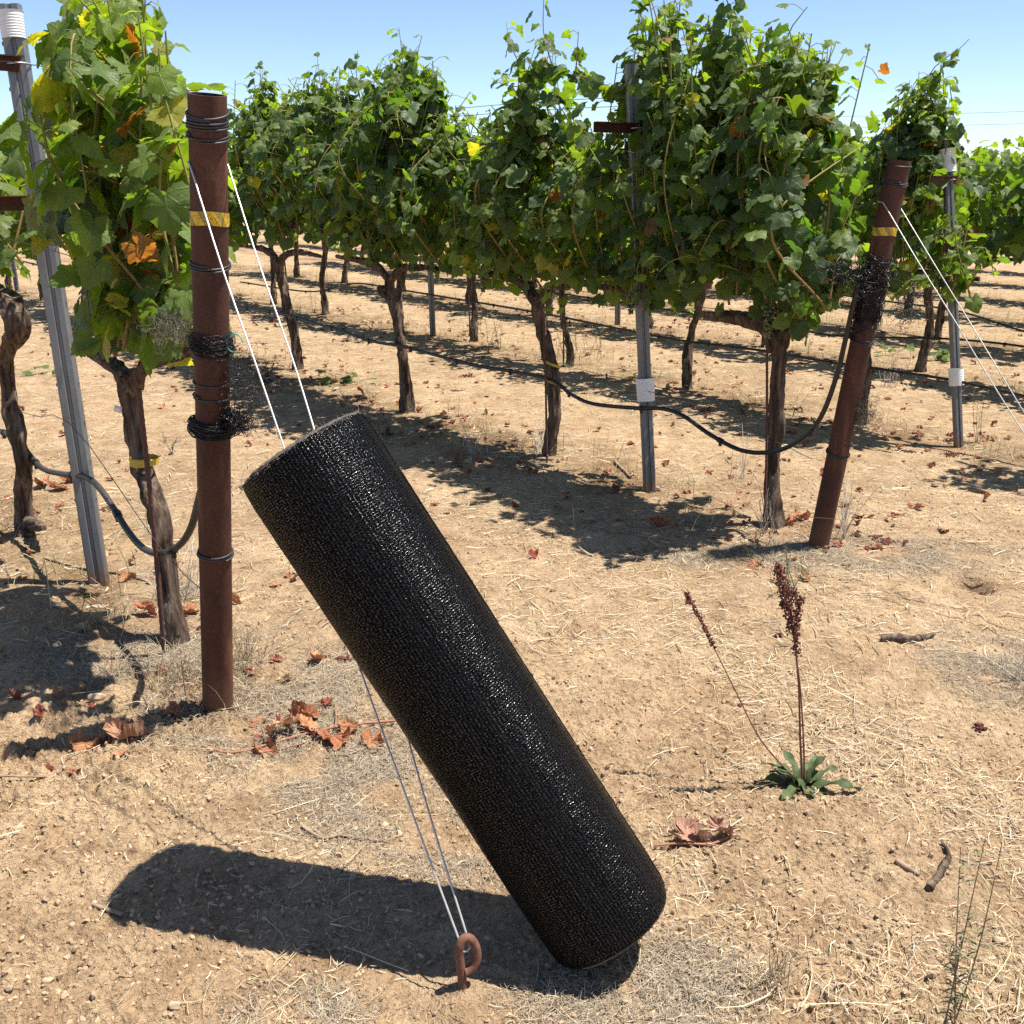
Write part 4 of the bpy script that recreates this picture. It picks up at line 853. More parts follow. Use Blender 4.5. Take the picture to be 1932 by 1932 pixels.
# ------------------------------------------------------------------ scraps of black netting and ties
def tangle(c, rx, ry, rz, n, label, mat='thread', r=.0007, seed=1, ring=None, cat='netting scrap'):
    rg = np.random.default_rng(seed); mb = MB()
    for q in range(n):
        if ring is not None:
            L, U, W, R0, R1 = ring; ax = nrm(L); a0 = rg.uniform(0, 6.28); span = rg.uniform(1.2, 6.5); m = int(10 + span * 6); th = a0 + np.linspace(0, span, m)
            z = rg.uniform(-rz, rz) + np.cumsum(rg.normal(0, rz * .1, m)); rad = R0 + (R1 - R0) * rg.random() + np.cumsum(rg.normal(0, .0012, m)); rad = np.clip(rad, R0, R1 * 1.15)
            z = np.clip(z, -rz * 1.4, rz * 1.4)
            P = z[:, None] * ax + rad[:, None] * (np.cos(th)[:, None] * U + np.sin(th)[:, None] * W)
        else:
            p = rg.normal(0, .42, 3) * [rx, ry, rz]; d = nrm(rg.normal(size=3)); P = [p]
            for _ in range(int(rg.integers(5, 13))):
                d = nrm(d + rg.normal(0, .75, 3) - P[-1] / np.array([rx, ry, rz]) * .35); P.append(P[-1] + d * .011)
            P = resample(P, .006)
        tube(mb, P, r, 3, cap=False)
    return tag(mb.build('netting_scrap', mat, loc=c), label, cat, 'scraps of bird netting caught on the pipes')
on1 = lambda t: base1 + L1 * t
tangle(on1(.5225), 0, 0, .014, 230, 'thick black band of netting tied round the upright pipe', r=.0014, seed=2, ring=(L1, U1, W1, .0470, .058))
tangle(on1(.655), 0, 0, .022, 110, 'wispy scrap of netting round the upright pipe above the wire bands', r=.0007, seed=3, ring=(L1, U1, W1, .0465, .058))
tangle(on1(.585) + A3(.085, -.01, .01), .07, .06, .12, 130, 'black fuzzy netting hanging off one side of the upright pipe', r=.0006, seed=4)
tangle(on1(.665) + A3(-.11, .08, .0), .13, .09, .05, 150, 'dusty netting tuft between the upright pipe and the twisted vine', 'thread_grey', .0006, 5)
tangle(on1(.53) + A3(.07, -.03, .01), .05, .03, .03, 170, 'loose black netting end bulging from the thick band', r=.0009, seed=6)
on2 = lambda t: base2 + L2 * t
tangle(on2(.73) + A3(-.085, -.05, -.01), .15, .1, .1, 260, 'black netting bunched beside the leaning pipe under the leaves', r=.0011, seed=7)
tangle(on2(.67), 0, 0, .12, 120, 'black netting wound round the middle of the leaning pipe', r=.0011, seed=8, ring=(L2, U2, W2, .046, .058))
tangle(on2(.66) + A3(.17, .0, -.03), .1, .05, .12, 110, 'thin black netting hanging beyond the leaning pipe', r=.0008, seed=9)
tangle(on2(.4) + A3(.07, -.02, -.05), .06, .05, .1, 110, 'grey netting tuft on the lower part of the leaning pipe', 'thread_grey', .0009, 10)
def ribbon(P, w, name, mat, label, cat, wd=A3(0, 0, 1)):
    P = resample(P, .008); b = P[0].copy(); n = len(P); w_ = w * np.linspace(1, .8, n)[:, None]; V = np.vstack([P + wd * w_ / 2 - b, P - wd * w_ / 2 - b, P + wd * w_ / 2 - b + .0012, P - wd * w_ / 2 - b + .0012]); i = np.arange(n - 1)
    mb = MB().add(V, np.vstack([np.stack([i, i + 1, n + i + 1, n + i], 1), np.stack([2 * n + i, 3 * n + i, 3 * n + i + 1, 2 * n + i + 1], 1)])); return tag(mb.build(name, mat, loc=b), label, cat)
def around(c, r, z0, z1, turns, ph=0):
    th = np.linspace(0, turns * 2 * PI, int(24 * turns)) + ph; return np.stack([c[0] + r * np.cos(th), c[1] + r * np.sin(th), np.linspace(z0, z1, len(th))], 1)
cA = onplane(272, 872, A3(bA[0], bA[1], 0), N); ribbon(around(cA, .048, cA[2], cA[2] + .012, 1.3, 3.4), .02, 'plastic_tie', 'yellow', 'yellow tie round the twisted trunk and its rod', 'tie')
cR = onplane(1041, 700, A3(b2[0], b2[1], 0), N); ribbon(around(cR, .045, cR[2] + .06, cR[2] - .1, 1.6, 3.6), .014, 'plastic_ribbon', 'yellow', 'yellow ribbon wound round the trunk in the middle of the second row', 'ribbon')
gt = on1(.655) + A3(.065, -.02, .0); th = np.linspace(0, 5.2, 40); mb = MB(); tube(mb, np.stack([.02 * np.cos(th), .01 * np.sin(th), .022 * np.sin(th)], 1), .0016, 6); tag(mb.build('plastic_tie', 'green_tie', loc=gt), 'green plastic tie curled beside the upright pipe', 'tie')
tg = onplane(253, 768, A3(bA[0], bA[1], 0), N) - N * .055; mb = MB(); box(mb, A3(0, 0, 0), .024, .003, .022, np.array(Matrix.Rotation(.3, 3, 'Y'))); tag(mb.build('name_tag', 'white', loc=tg), 'small blank white tag nailed to the twisted trunk', 'tag')

# ------------------------------------------------------------------ things lying and growing on the ground
def blade(mb, base, d, L, w, droop, tint, rng, seg=8, fold=.3, wav=.06, up=.6):
    """a lance shaped leaf that leaves base in direction d and droops"""
    d = nrm(A3(*d)); side = nrm(np.cross(d, A3(0, 0, 1))); t = np.linspace(0, 1, seg + 1); P = [A3(*base)]; e = math.asin(max(-1, min(1, d[2])))
    h = nrm(A3(d[0], d[1], 0))
    for i in range(seg):
        a = e - droop * (i / seg); P.append(P[-1] + (h * math.cos(a) + A3(0, 0, math.sin(a))) * L / seg)
    P = np.array(P); W = w * (np.sin(PI * np.clip(t * .93 + .05, 0, 1)) ** .8) ; wv = wav * np.sin(t * 14 + rng.uniform(0, 6)) * w
    nz = np.cross(side, nrm(np.gradient(P, axis=0)))
    A = P + side * W[:, None] / 2 + nz * (fold * W / 2 + wv)[:, None]; B = P - side * W[:, None] / 2 + nz * (fold * W / 2 - wv)[:, None]; n = seg + 1
    V = np.vstack([A, P, B]); i = np.arange(seg); F = np.vstack([np.stack([i, i + 1, n + i + 1, n + i], 1), np.stack([n + i, n + i + 1, 2 * n + i + 1, 2 * n + i], 1)])
    mb.add(V, F, None, A3(*tint) * rng.uniform(.8, 1.2))
# dock with red-brown seed heads
rng = np.random.default_rng(91); db = gp(1512, 1478); dock = empty('dock_weed', db); tag(dock, 'dock weed with dark red seed heads and a green leaf rosette', 'weed')
def f3(pts, b): return [facing(x, y, b) - b for x, y in pts]
def stalk(pts, r0, r1, tint): 
    P = resample(pts, .012); mb = MB(); tube(mb, P, np.linspace(r0, r1, len(P)), 7, tint=A3(*tint)); mb.build('stalk', 'cane', dock); return P
def seedhead(P, n, rad, mbs, t0=0):
    L = len(P)
    for q in range(n):
        c = P[int(L * (t0 + (1 - t0) * rng.random()) * .999)]; o = rng.normal(0, 1, 3); o = o / np.linalg.norm(o) * rad * rng.random() ** .6; s = rng.uniform(.0015, .0032)
        mbs.add(IV1[:] * (1 + rng.normal(0, .2, (len(IV1), 1))) * s * [1, .6, 1.3] + c + o, IF1, None, A3(.17, .065, .048) * rng.uniform(.5, 1.5))
DK = (.2, .085, .06)
S1 = stalk(f3([(1514, 1480), (1510, 1400), (1507, 1300), (1500, 1220), (1490, 1160), (1478, 1110), (1468, 1068)], db), .0034, .0014, DK)
S2 = stalk(f3([(1518, 1480), (1516, 1400), (1510, 1300), (1502, 1230), (1502, 1180), (1506, 1140), (1498, 1115)], db), .0028, .0012, DK)
S3 = stalk([q + A3(0, .02, 0) * i for i, q in enumerate(f3([(1500, 1470), (1440, 1405), (1395, 1320), (1360, 1250), (1335, 1200), (1308, 1150)], db))], .0026, .001, DK)
m1 = MB(); seedhead(S1, 620, .018, m1, .70); seedhead(f3([(1478, 1140), (1495, 1120), (1512, 1132)], db), 120, .011, m1); m1.build('seed_head', 'dry', dock)
m2 = MB(); seedhead(S2, 330, .014, m2, .68); m2.build('seed_head', 'dry', dock)
m3 = MB(); seedhead(S3, 240, .008, m3, .72); m3.build('seed_head', 'dry', dock)
for (dx, dy, el, L, w, dr) in ((-.75, .3, .9, .13, .03, 1.2), (-1, -.1, .35, .13, .034, .7), (-.55, -.6, .3, .11, .036, .9), (.9, -.2, .45, .14, .034, 1.0), (.6, .6, .9, .11, .03, 1.3), (.8, .3, .7, .11, .028, 1.0), (-.3, .7, 1.0, .11, .028, 1.0), (.2, -.8, .3, .09, .03, .8), (-.8, .0, .9, .09, .026, 1.3), (.35, .2, 1.0, .1, .026, 1.0), (.7, -.7, .3, .08, .026, .6)):
    mb = MB(); blade(mb, (rng.normal(0, .008), rng.normal(0, .008), .0), (dx, dy, el * 1.25), L * 1.1, w * .9, dr * .9, (.085, .115, .045), rng, 10, .45, .3); mb.build('leaf', 'weed', dock)
mb = MB(); blade(mb, f3([(1496, 1352)], db)[0], (-.3, 0, .9), .055, .02, .4, (.16, .14, .06), rng, 8); mb.build('leaf', 'weed', dock)

def herb(px, h, label, nst, seed, tints=((.075, .11, .045), (.13, .14, .06)), lean=.08, ll=.028, lw=.0045, dens=60, name='tall_weed', red=(.2, .09, .06)):
    rng = np.random.default_rng(seed); b = gp(*px) if len(px) == 2 else A3(*px); root = empty(name, b); tag(root, label, 'weed', 'slender weeds')
    st = MB(); lf = MB()
    for q in range(nst):
        o = A3(rng.normal(0, .012), rng.normal(0, .012), -.01); hh = h * rng.uniform(.55, 1) if q else h; tip = o + A3(rng.normal(0, lean) * hh * 2, rng.normal(0, lean) * hh * 2, hh)
        P = resample([o, (o + tip) / 2 + rng.normal(0, .012, 3), tip], .012); tube(st, P, np.linspace(.0018, .0007, len(P)), 5, tint=A3(*red))
        for _ in range(int(dens * hh / .4)):
            t = rng.uniform(.12, .97); c = P[int(t * (len(P) - 1))]; a = rng.uniform(0, 6.28)
            blade(lf, c, (math.cos(a), math.sin(a), rng.uniform(.2, 1.1)), ll * rng.uniform(.6, 1.25) * (1.15 - .5 * t), lw * rng.uniform(.8, 1.3), rng.uniform(.5, 1.7), tints[int(rng.random() < .35)], rng, 5, .25, 0)
    st.build('stem', 'cane', root); lf.build('foliage', 'weed', root)
herb((1792, 1960), .47, 'slender willow-leaved weed rising at the bottom right edge', 3, 1, ((.24, .23, .12), (.32, .26, .16)), lean=.04, ll=.03, lw=.0036, dens=55, red=(.3, .18, .12))
herb((1495, 1095), .2, 'feathery green weed in front of the leaning pipe foot', 4, 2, lean=.2, ll=.03, lw=.003, dens=90)
herb((1420, 1050), .14, 'small spiky weed at the edge of the stout vine shadow', 4, 3, lean=.25, ll=.035, lw=.003, dens=60)
herb((865, 880), .22, 'grey green weed in the shade just right of the netting roll top', 6, 4, ((.07, .085, .05), (.12, .11, .06)), .2, .03, .0035, 80)
herb((735, 815), .12, 'low dark weed touching the shade behind the netting roll top', 6, 5, ((.05, .075, .035), (.07, .09, .04)), .35, .03, .006, 120)
herb((505, 720), .2, 'bushy dark weed behind the guy wires', 9, 6, ((.04, .06, .03), (.06, .08, .04)), .4, .04, .008, 150)
herb((325, 850), .16, 'sparse little weed left of the upright pipe', 3, 7, lean=.25, ll=.028, lw=.007, dens=50)
herb((1214, 1030), .1, 'tiny yellow green weed in front of the low sleeved post', 3, 8, ((.16, .17, .04), (.12, .15, .04)), .25, .04, .004, 40)
for q, (x, y, h) in enumerate(((920, 655, .4), (1090, 660, .5), (1110, 670, .45), (1130, 655, .5), (1060, 668, .3), (940, 660, .35), (1300, 610, .4), (1420, 650, .35), (745, 590, .3), (590, 580, .3), (905, 625, .3))):
    herb((x, y), h, 'thin yellow green weed growing under the vines one row back', 3, 20 + q, ((.17, .19, .07), (.22, .2, .1)), .12, .045, .005, 34)
herb((1845, 830), .35, 'thin dry weed beside the slim sleeved post', 3, 40, ((.14, .13, .07), (.2, .16, .09)), .08, .03, .004, 40)

# bare white dead stems and dry tufts
def tuft(px, n, hmin, hmax, spread, label, seed, col, w=.0016, lean=.6):
    rng = np.random.default_rng(seed); b = gp(*px); mb = MB()
    for q in range(n):
        o = A3(rng.normal(0, spread * .35), rng.normal(0, spread * .35), -.01); h = rng.uniform(hmin, hmax); a = rng.uniform(0, 6.28); l = abs(rng.normal(0, lean)) * h; tip = o + A3(math.cos(a) * l, math.sin(a) * l, h)
        m = (o + tip) / 2 + A3(0, 0, h * .18) + rng.normal(0, .01, 3); P = resample([o, m, tip], h / 6)
        tube(mb, P, np.linspace(w, w * .4, len(P)), 4, tint=A3(*col[int(rng.integers(0, len(col)))]) * rng.uniform(.75, 1.2), cap=False)
        if rng.random() < .5 and h > .08:
            c = P[len(P) // 2]; e = c + A3(rng.normal(0, .3) * h, rng.normal(0, .3) * h, rng.uniform(.1, .4) * h); tube(mb, resample([c, (c + e) / 2, e], h / 6), w * .5, 3, tint=A3(*col[0]), cap=False)
    tag(mb.build('dry_tuft', 'straw', loc=b), label, 'dry weed', 'dead dry tufts')
WH = ((.6, .54, .44), (.5, .43, .33), (.66, .6, .5)); TN = ((.45, .36, .23), (.36, .29, .19), (.55, .45, .3))
tuft((1590, 1010), 16, .12, .36, .05, 'bleached dead stems beside the foot of the leaning pipe', 1, WH, .002, .4)
tuft((345, 1120), 70, .05, .22, .12, 'tangle of bleached dead stems round the foot of the twisted vine', 2, WH, .0016, .9)
tuft((300, 1000), 24, .05, .2, .12, 'bleached stems between the wide post and the twisted vine', 3, WH, .0015, .9)
tuft((460, 1240), 80, .03, .14, .12, 'dry grass tuft just right of the upright pipe foot', 4, TN, .0013, .9)
tuft((330, 1275), 110, .02, .12, .13, 'dry brown tuft left of the upright pipe foot', 5, TN, .0013, 1.0)
tuft((1400, 900), 14, .1, .3, .08, 'dead stems in front of the stout vine', 6, WH, .0015, .5)
tuft((1450, 1000), 22, .05, .25, .1, 'grey twigs heaped at the foot of the stout vine', 7, ((.3, .26, .2), (.22, .18, .14)), .0018, 1.2)
tuft((900, 850), 26, .06, .22, .12, 'bleached stems in the sun beyond the netting roll top', 8, WH, .0014, .8)
tuft((1930, 1270), 45, .04, .16, .1, 'bleached grass tuft at the right edge', 9, WH, .0015, 1.0)
tuft((1465, 1850), 30, .03, .1, .03, 'small straw tuft standing right of the roll foot', 10, TN, .0014, .5)
tuft((1680, 730), 18, .1, .3, .08, 'dry stems behind the leaning pipe', 11, WH, .0018, .5)
tuft((1010, 850), 40, .03, .18, .16, 'dead stems at the foot of the ribbon-tied vine', 12, WH, .0015, 1.3)
tuft((205, 1160), 50, .03, .12, .16, 'grey dead grass at the foot of the wide post', 13, TN, .0014, 1.3)
tuft((230, 1255), 40, .02, .09, .1, 'dark tuft in the shade left of the upright pipe', 14, TN, .0014, .9)

# fallen leaves, dead and curled
BROWN = [(.42, .17, .085), (.5, .23, .11), (.36, .13, .07), (.55, .3, .17)]
def crumple(size, rng, crush=1.0):
    V, Fc, Q = LEAF[0][int(rng.integers(0, 9))]; V = V.copy(); V[:, 1] -= .35
    a = rng.uniform(.8, 2.2) * crush; x = V[:, 0]; R = .65 / a                 # roll the blade up across, then wrinkle it
    X = R * np.sin(x / R); Z = R * (1 - np.cos(x / R)); y = V[:, 1] ; b = rng.uniform(.2, 1.2) * crush; Rb = .8 / b
    Y = Rb * np.sin(y / Rb); Z = Z + Rb * (1 - np.cos(y / Rb)) * rng.choice([-1, 1]) * .7
    W = np.stack([X, Y, Z], 1); f = rng.uniform(5, 9)
    W = W + .10 * crush * np.stack([np.sin(f * Y + 2), np.sin(f * X), np.sin(f * X + 1) * np.cos(f * Y)], 1) * rng.uniform(.6, 1.2) + rng.normal(0, .03 * crush, W.shape)
    return W * size, Fc, Q
def dead_leaf_mb(mb, p, size, rng, col=None, crush=1.0):
    V, Fc, Q = crumple(size, rng, crush); R = np.array((Matrix.Rotation(rng.uniform(0, 6.28), 3, 'Z') @ Matrix.Rotation(rng.normal(0, .5), 3, 'X')).to_3x3()); V = V @ R.T; V[:, 2] -= V[:, 2].min() + .004
    mb.add(V + p, Fc, Q, A3(*(col or BROWN[int(rng.integers(0, 4))])) * rng.uniform(.75, 1.2))
rng = np.random.default_rng(61)
def cane_on_ground(px, r, root, name='cane', col=(.33, .16, .09), lift=.008):
    b = A3(*root.location); P = np.array([GG(x, y) + A3(0, 0, lift) - b for x, y in px]); mb = MB(); tube(mb, resample(P, .01), r, 7, tint=A3(*col)); mb.build(name, 'cane', root)
pr = empty('vine_pruning', gp(560, 1400)); tag(pr, 'cut vine cane with curled orange-brown leaves left of the netting roll', 'vine cutting')
cane_on_ground([(382, 1412), (430, 1418), (480, 1408), (560, 1388), (650, 1370), (745, 1358)], .0042, pr, lift=.012)
cane_on_ground([(470, 1422), (520, 1412), (570, 1405)], .0028, pr, lift=.01); cane_on_ground([(632, 1375), (634, 1355), (633, 1335)], .0022, pr, lift=.02)
for (x, y, s, zz) in ((500, 1415, .075, 0), (520, 1392, .06, .01), (548, 1378, .085, .01), (572, 1352, .08, .02), (585, 1372, .06, 0), (635, 1392, .085, 0), (655, 1372, .05, .01), (705, 1395, .075, 0)):
    p = gp(x, y) - A3(*pr.location) + A3(0, 0, zz); mb = MB(); dead_leaf_mb(mb, p, s, rng); mb.build('dead_leaf', 'dry', pr, smooth=False)
m = MB(); 
for q in range(60): m.add(IV * rng.uniform(.002, .0035) + gp(598 + rng.normal(0, 7), 1385 + rng.normal(0, 4)) - A3(*pr.location) + A3(0, 0, .012 + .006 * rng.random()), IF, None, A3(.1, .035, .03))
m.build('shrivelled_bunch', 'dry', pr)
pr2 = empty('vine_pruning', gp(1300, 1585)); tag(pr2, 'short broken cane with dull brown leaves right of the netting roll', 'vine cutting')
cane_on_ground([(1235, 1598), (1290, 1594), (1340, 1590), (1378, 1575)], .0032, pr2, lift=.01)
for (x, y, s) in ((1295, 1578, .065), (1320, 1585, .05), (1362, 1575, .055)):
    mb = MB(); dead_leaf_mb(mb, gp(x, y) - A3(*pr2.location), s, rng, (.4, .22, .15)); mb.build('dead_leaf', 'dry', pr2, smooth=False)
LV = [((163, 1405), .07, 'curled orange leaf left of the large one by the pipe shadow'), ((242, 1392), .1, 'large crinkled orange leaf below the upright pipe shadow'), ((322, 1345), .055, 'upright curled brown leaf left of the upright pipe foot'), ((275, 1155), .07, 'brown leaf beside the rod of the twisted vine'), ((355, 1150), .06, 'brown leaf between the twisted vine and the upright pipe'), ((238, 1090), .06, 'brown leaf just right of the wide post foot'),
      ((300, 1075), .05, 'small brown leaf behind the twisted vine foot'), ((598, 1243), .065, 'brown leaf lying left of the roll under its upper half'), ((110, 918), .09, 'heap-topping red leaf behind the hose at the left'), ((130, 905), .08, 'second red leaf in the heap behind the hose'), ((80, 912), .08, 'third red leaf in the heap behind the hose'), ((440, 1130), .05, 'small leaf right of the upright pipe'), ((1510, 975), .08, 'orange leaf between the stout vine and the leaning pipe'), ((1495, 985), .06, 'second orange leaf at the stout vine foot'), ((1240, 985), .09, 'pale leaf in the shade before the low sleeved post'),
      ((680, 745), .08, 'dull brown leaf behind the guy wires'), ((630, 720), .07, 'reddish leaf near the slim leaning vine')]
for (px, s, lab) in LV:
    b = gp(*px); mb = MB(); dead_leaf_mb(mb, A3(0, 0, 0), s, rng); tag(mb.build('dead_leaf', 'dry', smooth=False, loc=b), lab, 'dead leaf', 'dead leaves lying on the soil')
mb = MB(); rng = np.random.default_rng(62)      # uncounted small litter under the rows
for q in range(1900):
    k = int(rng.choice([0, 1, 2, 3, 4], p=[.16, .3, .25, .17, .12])); s = rng.uniform(-.3, 9); p = row_origin(k) + D * s + N * rng.normal(0, .55); p[2] = gz(p)
    dead_leaf_mb(mb, p, rng.uniform(.015, .045), rng, random.choice([(.34, .12, .07), (.42, .2, .11), (.28, .08, .05), (.5, .34, .2)]), .9)
tag(mb.build('leaf_litter', 'dry', smooth=False), 'small red-brown scraps of leaf scattered under the vine rows', 'leaf litter', kind='stuff')
mb = MB(); V_, N_, T_, S_, K_ = [], [], [], [], []
for (x, y) in ((725, 815 - 60), (640, 690), (1765, 672), (1745, 668), (1790, 676), (70, 700), (900, 545)):
    pass

# dried bunches dropped on the soil
def raisins(px, n, rx, label, seed):
    rng = np.random.default_rng(seed); b = gp(*px); mb = MB()
    for q in range(n):
        x, y = rng.normal(0, rx * .7), rng.normal(0, rx * .45); z = gz(b + A3(x, y, 0)) - b[2]; s = rng.uniform(.003, .006); mb.add((IV * (1 + .2 * np.sin(IV * 4 + q).sum(1, keepdims=True) * .5)) * s * [1, 1, .75] + [x, y, z + s * .7 + .006 * rng.random()], IF, None, A3(.16, .045, .035) * rng.uniform(.5, 1.4))
    tag(mb.build('dried_grape_bunch', 'dry', loc=b), label, 'dried grapes', 'shrivelled grape bunches dropped on the soil')
for q, (px, n, rx, lab) in enumerate((((1672, 1018), 60, .035, 'shrivelled grapes right of the leaning pipe foot'), ((1652, 1010), 30, .02, 'few shrivelled grapes close to the leaning pipe foot'), ((1302, 1129), 30, .016, 'shrivelled grapes above the tilted dock stalk'), ((1850, 1362), 24, .014, 'shrivelled grapes at the right beyond the dock'), ((1560, 950), 30, .025, 'dark grapes between the stout vine and the leaning pipe'), ((880, 710), 50, .04, 'reddish grapes beyond the netting roll top'), ((860, 735), 30, .03, 'red grapes in the sun near the knobbly stubbed vine'),
        ((815, 805), 40, .03, 'grapes at the shade edge right of the roll top'), ((640, 1063 - 10), 40, .03, 'red grapes left of the netting roll upper edge'), ((650, 1240), 26, .02, 'red grapes by the roll under its upper half'), ((385, 1180), 22, .016, 'dark grapes beside the twisted vine rod'), ((1520, 788), 40, .04, 'dark grapes in the shade behind the hose loop'), ((1720, 845), 40, .04, 'dark grapes in the shade beyond the leaning pipe'), ((1800, 850), 60, .04, 'dark grapes under the slim sleeved post'), ((1480, 812 + 50), 30, .03, 'grapes in front of the hose loop'), ((1470, 1190), 14, .012, 'few grapes by the dock seed head'))):
    raisins(px, n, rx, lab, 300 + q)

# sticks, chunks of old wood and stones
def stick(px, r, label, mat='wood', lift=.006, name='stick'):
    P = np.array([GG(x, y) + A3(0, 0, lift) for x, y in px]); b = P[0].copy(); P = resample(P - b, .008); rr = np.interp(np.linspace(0, 1, len(P)), np.linspace(0, 1, len(r)), r); ph = P[0][0] * 30 + len(P)
    mb = MB(); tube(mb, P, rr, 10, rfun=lambda t, th, n: 1 + .7 * (vnoise(np.cos(th) * 2 + t * 9 + ph, np.sin(th) * 2 + t * 3 + 9) - .5) + .25 * (vnoise(np.cos(th) * 5 + ph, np.sin(th) * 5 + t * 2) - .5))
    tag(mb.build(name, mat, loc=b), label, 'stick', 'sticks and bits of old wood on the soil')
stick([(568, 1553), (590, 1568), (612, 1576), (640, 1571), (680, 1576), (728, 1583)], [.003, .0045, .004, .004, .0035, .003], 'wavy pale stick above the roll shadow')
stick([(1663, 1197), (1690, 1199), (1730, 1200), (1763, 1190)], [.012, .016, .013, .007], 'grey chunk of old vine wood right of the dock', 'bark', lift=.01)
stick([(1778, 1582), (1790, 1610), (1775, 1640), (1755, 1672)], [.004, .007, .009, .009], 'grey root-like chunk in the straw at the right', 'bark', lift=.008)
stick([(1690, 1622), (1712, 1632), (1735, 1645)], [.006, .008, .004], 'short dark stick near the root-like chunk')
stick([(85, 1050), (140, 1062), (220, 1078), (330, 1100)], [.004, .005, .005, .003], 'thin grey cane lying behind the wide post')
stick([(175, 1705), (200, 1712), (232, 1722)], [.004, .006, .005], 'short stub at the tip of the roll shadow')
stick([(1160, 690 + 180), (1190, 905 - 8)], [.01, .008], 'small stick left of the low sleeved post foot', lift=.012)
stick([(0, 1480), (40, 1476), (90, 1470)], [.003, .003, .002], 'thin twig at the left edge')
def stone(px, r, label, seed, mat='stone'):
    rng = np.random.default_rng(seed); import bmesh
    bm = bmesh.new(); bmesh.ops.create_icosphere(bm, subdivisions=3, radius=1); V = np.array([v.co[:] for v in bm.verts]); Fq = np.array([[v.index for v in f.verts] for f in bm.faces]); bm.free()
    for _ in range(7):                                     # chip flat facets off
        n = nrm(rng.normal(size=3)); d = rng.uniform(.55, .85); e = V @ n; V = V - np.maximum(e - d, 0)[:, None] * n
    V = V * (1 + .14 * np.sin(V * 5 + seed).sum(1, keepdims=True) * .4) * [1, rng.uniform(.6, .9), rng.uniform(.45, .7)] * r
    b = gp(*px); mb = MB().add(V + [0, 0, r * .2], Fq); tag(mb.build('stone', mat, loc=b), label, 'stone', 'stones and hard clods on the soil')
for q, (px, r, lab, mt) in enumerate((((182, 1312), .028, 'hard tan clod in the pipe shadow', 'stone'), ((155, 1915), .009, 'pale stone at the lower left', 'stone'), ((762, 1965 - 1), .01, 'pebble at the bottom edge', 'stone'), ((962, 1775), .006, 'pale chip in the shadow beside the roll foot', 'stone'), ((765, 1645), .008, 'small pinkish stone left of the wires', 'stone'), ((2020, 2260 - 40), .02, 'stone outside', 'stone'), ((1515, 1888), .012, 'pale flat stone right of the roll foot', 'stone'), ((1885, 1765), .015, 'pale stone at the right among the straw', 'stone'), ((420, 1745), .012, 'knobbly clod below the roll shadow', 'stone'), ((90, 1845), .014, 'knobbly clod at the lower left', 'stone'), ((330, 1890), .014, 'knobbly clod at the bottom left of centre', 'stone'), ((35, 1560), .016, 'clod near the left edge', 'stone'))):
    if 0 < px[0] < 1932 and px[1] < 1932: stone(px, r, lab, 900 + q, mt)
# a few green leaves on the ground: a low leafy sprout behind
def sprout(px, n, label, seed):
    rng = np.random.default_rng(seed); b = gp(*px); root = empty('vine_sprout', b); tag(root, label, 'sprout'); mb = MB(); p = np.stack([rng.normal(0, .09, n), rng.normal(0, .05, n), rng.uniform(.02, .09, n)], 1)
    put_leaves(mb, 1, p, np.stack([rng.normal(0, .4, n), rng.normal(-.3, .3, n), np.ones(n)], 1), rng.normal(size=(n, 3)), rng.uniform(.04, .075, n), leaf_tints(n, rng, np.full(n, .25), 0), rng); mb.build('foliage', 'leaf', root)
    st = MB()
    for q in range(n): tube(st, np.array([[0, 0, -.01], p[q] * .6, p[q]]), .0015, 4, A3(.2, .2, .07))
    st.build('stem', 'cane', root)
sprout((1768, 678), 14, 'low green vine sprout left of the slim sleeved post', 1)
sprout((70, 706), 5, 'pale green sprout on the soil right of the knobbly vine', 2)
sprout((660, 722), 8, 'pale green leaves on the soil near the slim leaning vine', 3)
sprout((1672, 670), 6, 'green sprout just right of the leaning pipe', 4)

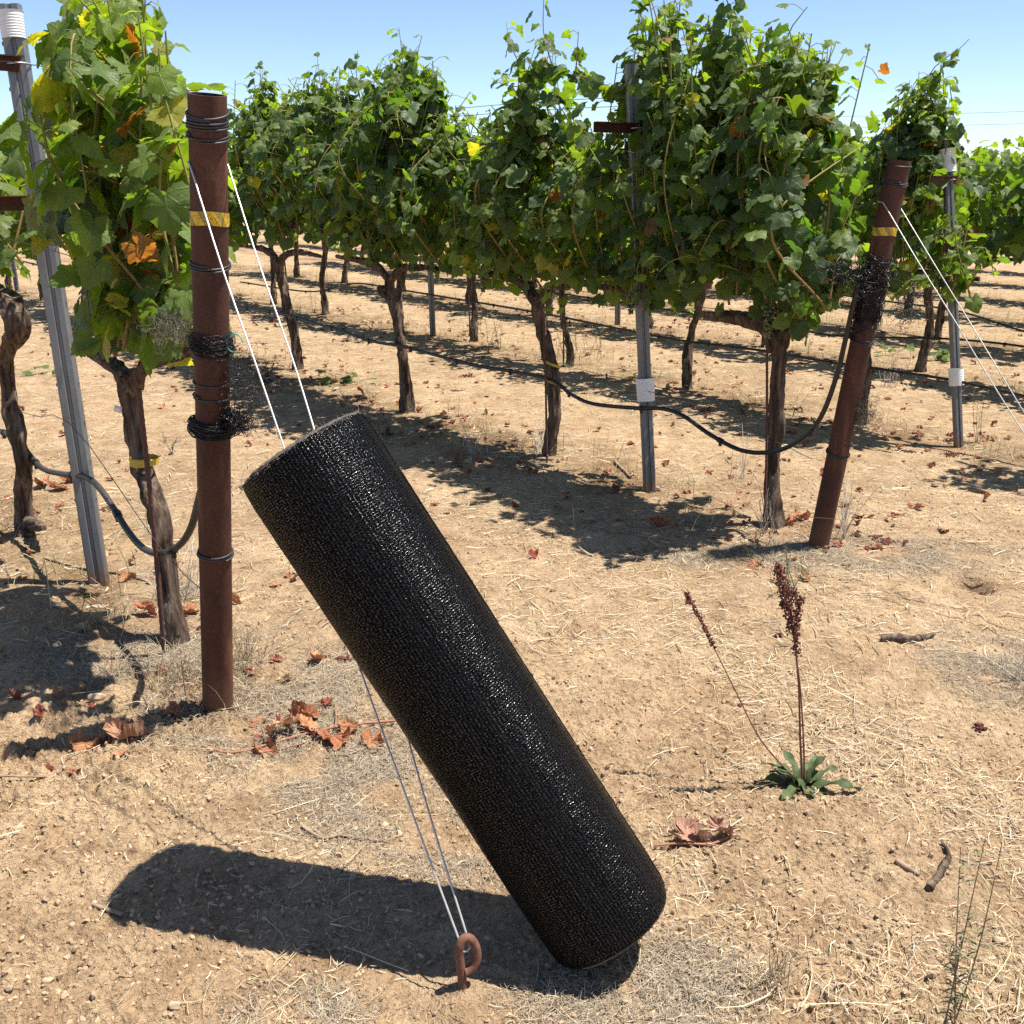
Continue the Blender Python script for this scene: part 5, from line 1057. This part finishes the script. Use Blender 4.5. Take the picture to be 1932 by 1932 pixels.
# ------------------------------------------------------------------ far power cables
for q, (y0, y1, dist, lab) in enumerate(((216, 208, 70, 'upper faint power cable in the sky at the right'), (238, 231, 70, 'lower faint power cable in the sky at the right'))):
    Pc = [onplane(x, y, A3(0, dist, 0), YAX) for x, y in ((1500, y0 + 6), (1700, y0 + 1), (2000, y1), (2400, y1 - 16))]; b = A3(*Pc[0]); mb = MB(); tube(mb, resample(np.array(Pc) - b, 2.0), .011, 5); tag(mb.build('power_cable', 'cable', loc=b), lab, 'power cable', 'power cables in the sky')

# ------------------------------------------------------------------ light, sky, camera
SUN = nrm(A3(.385, .03, 1.0))
el = math.asin(SUN[2]); rot = math.atan2(SUN[0], SUN[1])
w = bpy.data.worlds.new('World'); bpy.context.scene.world = w; w.use_nodes = True
nt = w.node_tree; nt.nodes.clear(); out = nt.nodes.new('ShaderNodeOutputWorld'); bg = nt.nodes.new('ShaderNodeBackground'); sky = nt.nodes.new('ShaderNodeTexSky')
sky.sky_type = 'NISHITA'; sky.sun_disc = False; sky.sun_elevation = el; sky.sun_rotation = rot; sky.altitude = 0; sky.air_density = 0.6; sky.dust_density = 0.3; sky.ozone_density = 2.0
bg.inputs['Strength'].default_value = .1
nt.links.new(sky.outputs[0], bg.inputs[0]); nt.links.new(bg.outputs[0], out.inputs[0])
ld = bpy.data.lights.new('sun', 'SUN'); ld.energy = 4.9; ld.angle = math.radians(.53); ld.color = (1, .955, .88)
lo = bpy.data.objects.new('sun', ld); C.objects.link(lo); lo.rotation_euler = Vector(SUN).to_track_quat('Z', 'Y').to_euler(); lo.location = (0, 0, 20)
cd = bpy.data.cameras.new('camera'); co = bpy.data.objects.new('camera', cd); C.objects.link(co)
cd.sensor_width = 36; cd.sensor_fit = 'HORIZONTAL'; cd.lens = 36 * F_PX / 1932; cd.clip_start = .05; cd.clip_end = 2000
co.location = (0, 0, H); co.rotation_euler = (PI / 2 - PITCH, 0, 0)
sc = bpy.context.scene; sc.camera = co
sc.view_settings.view_transform = 'Standard'; sc.view_settings.look = 'None'; sc.view_settings.gamma = 1; sc.view_settings.exposure = 0.98
sc.cycles.use_denoising = False      # the fine grain of soil, net and leaves stays crisp
sc.cycles.max_bounces = 8; sc.cycles.transmission_bounces = 6; sc.cycles.diffuse_bounces = 4
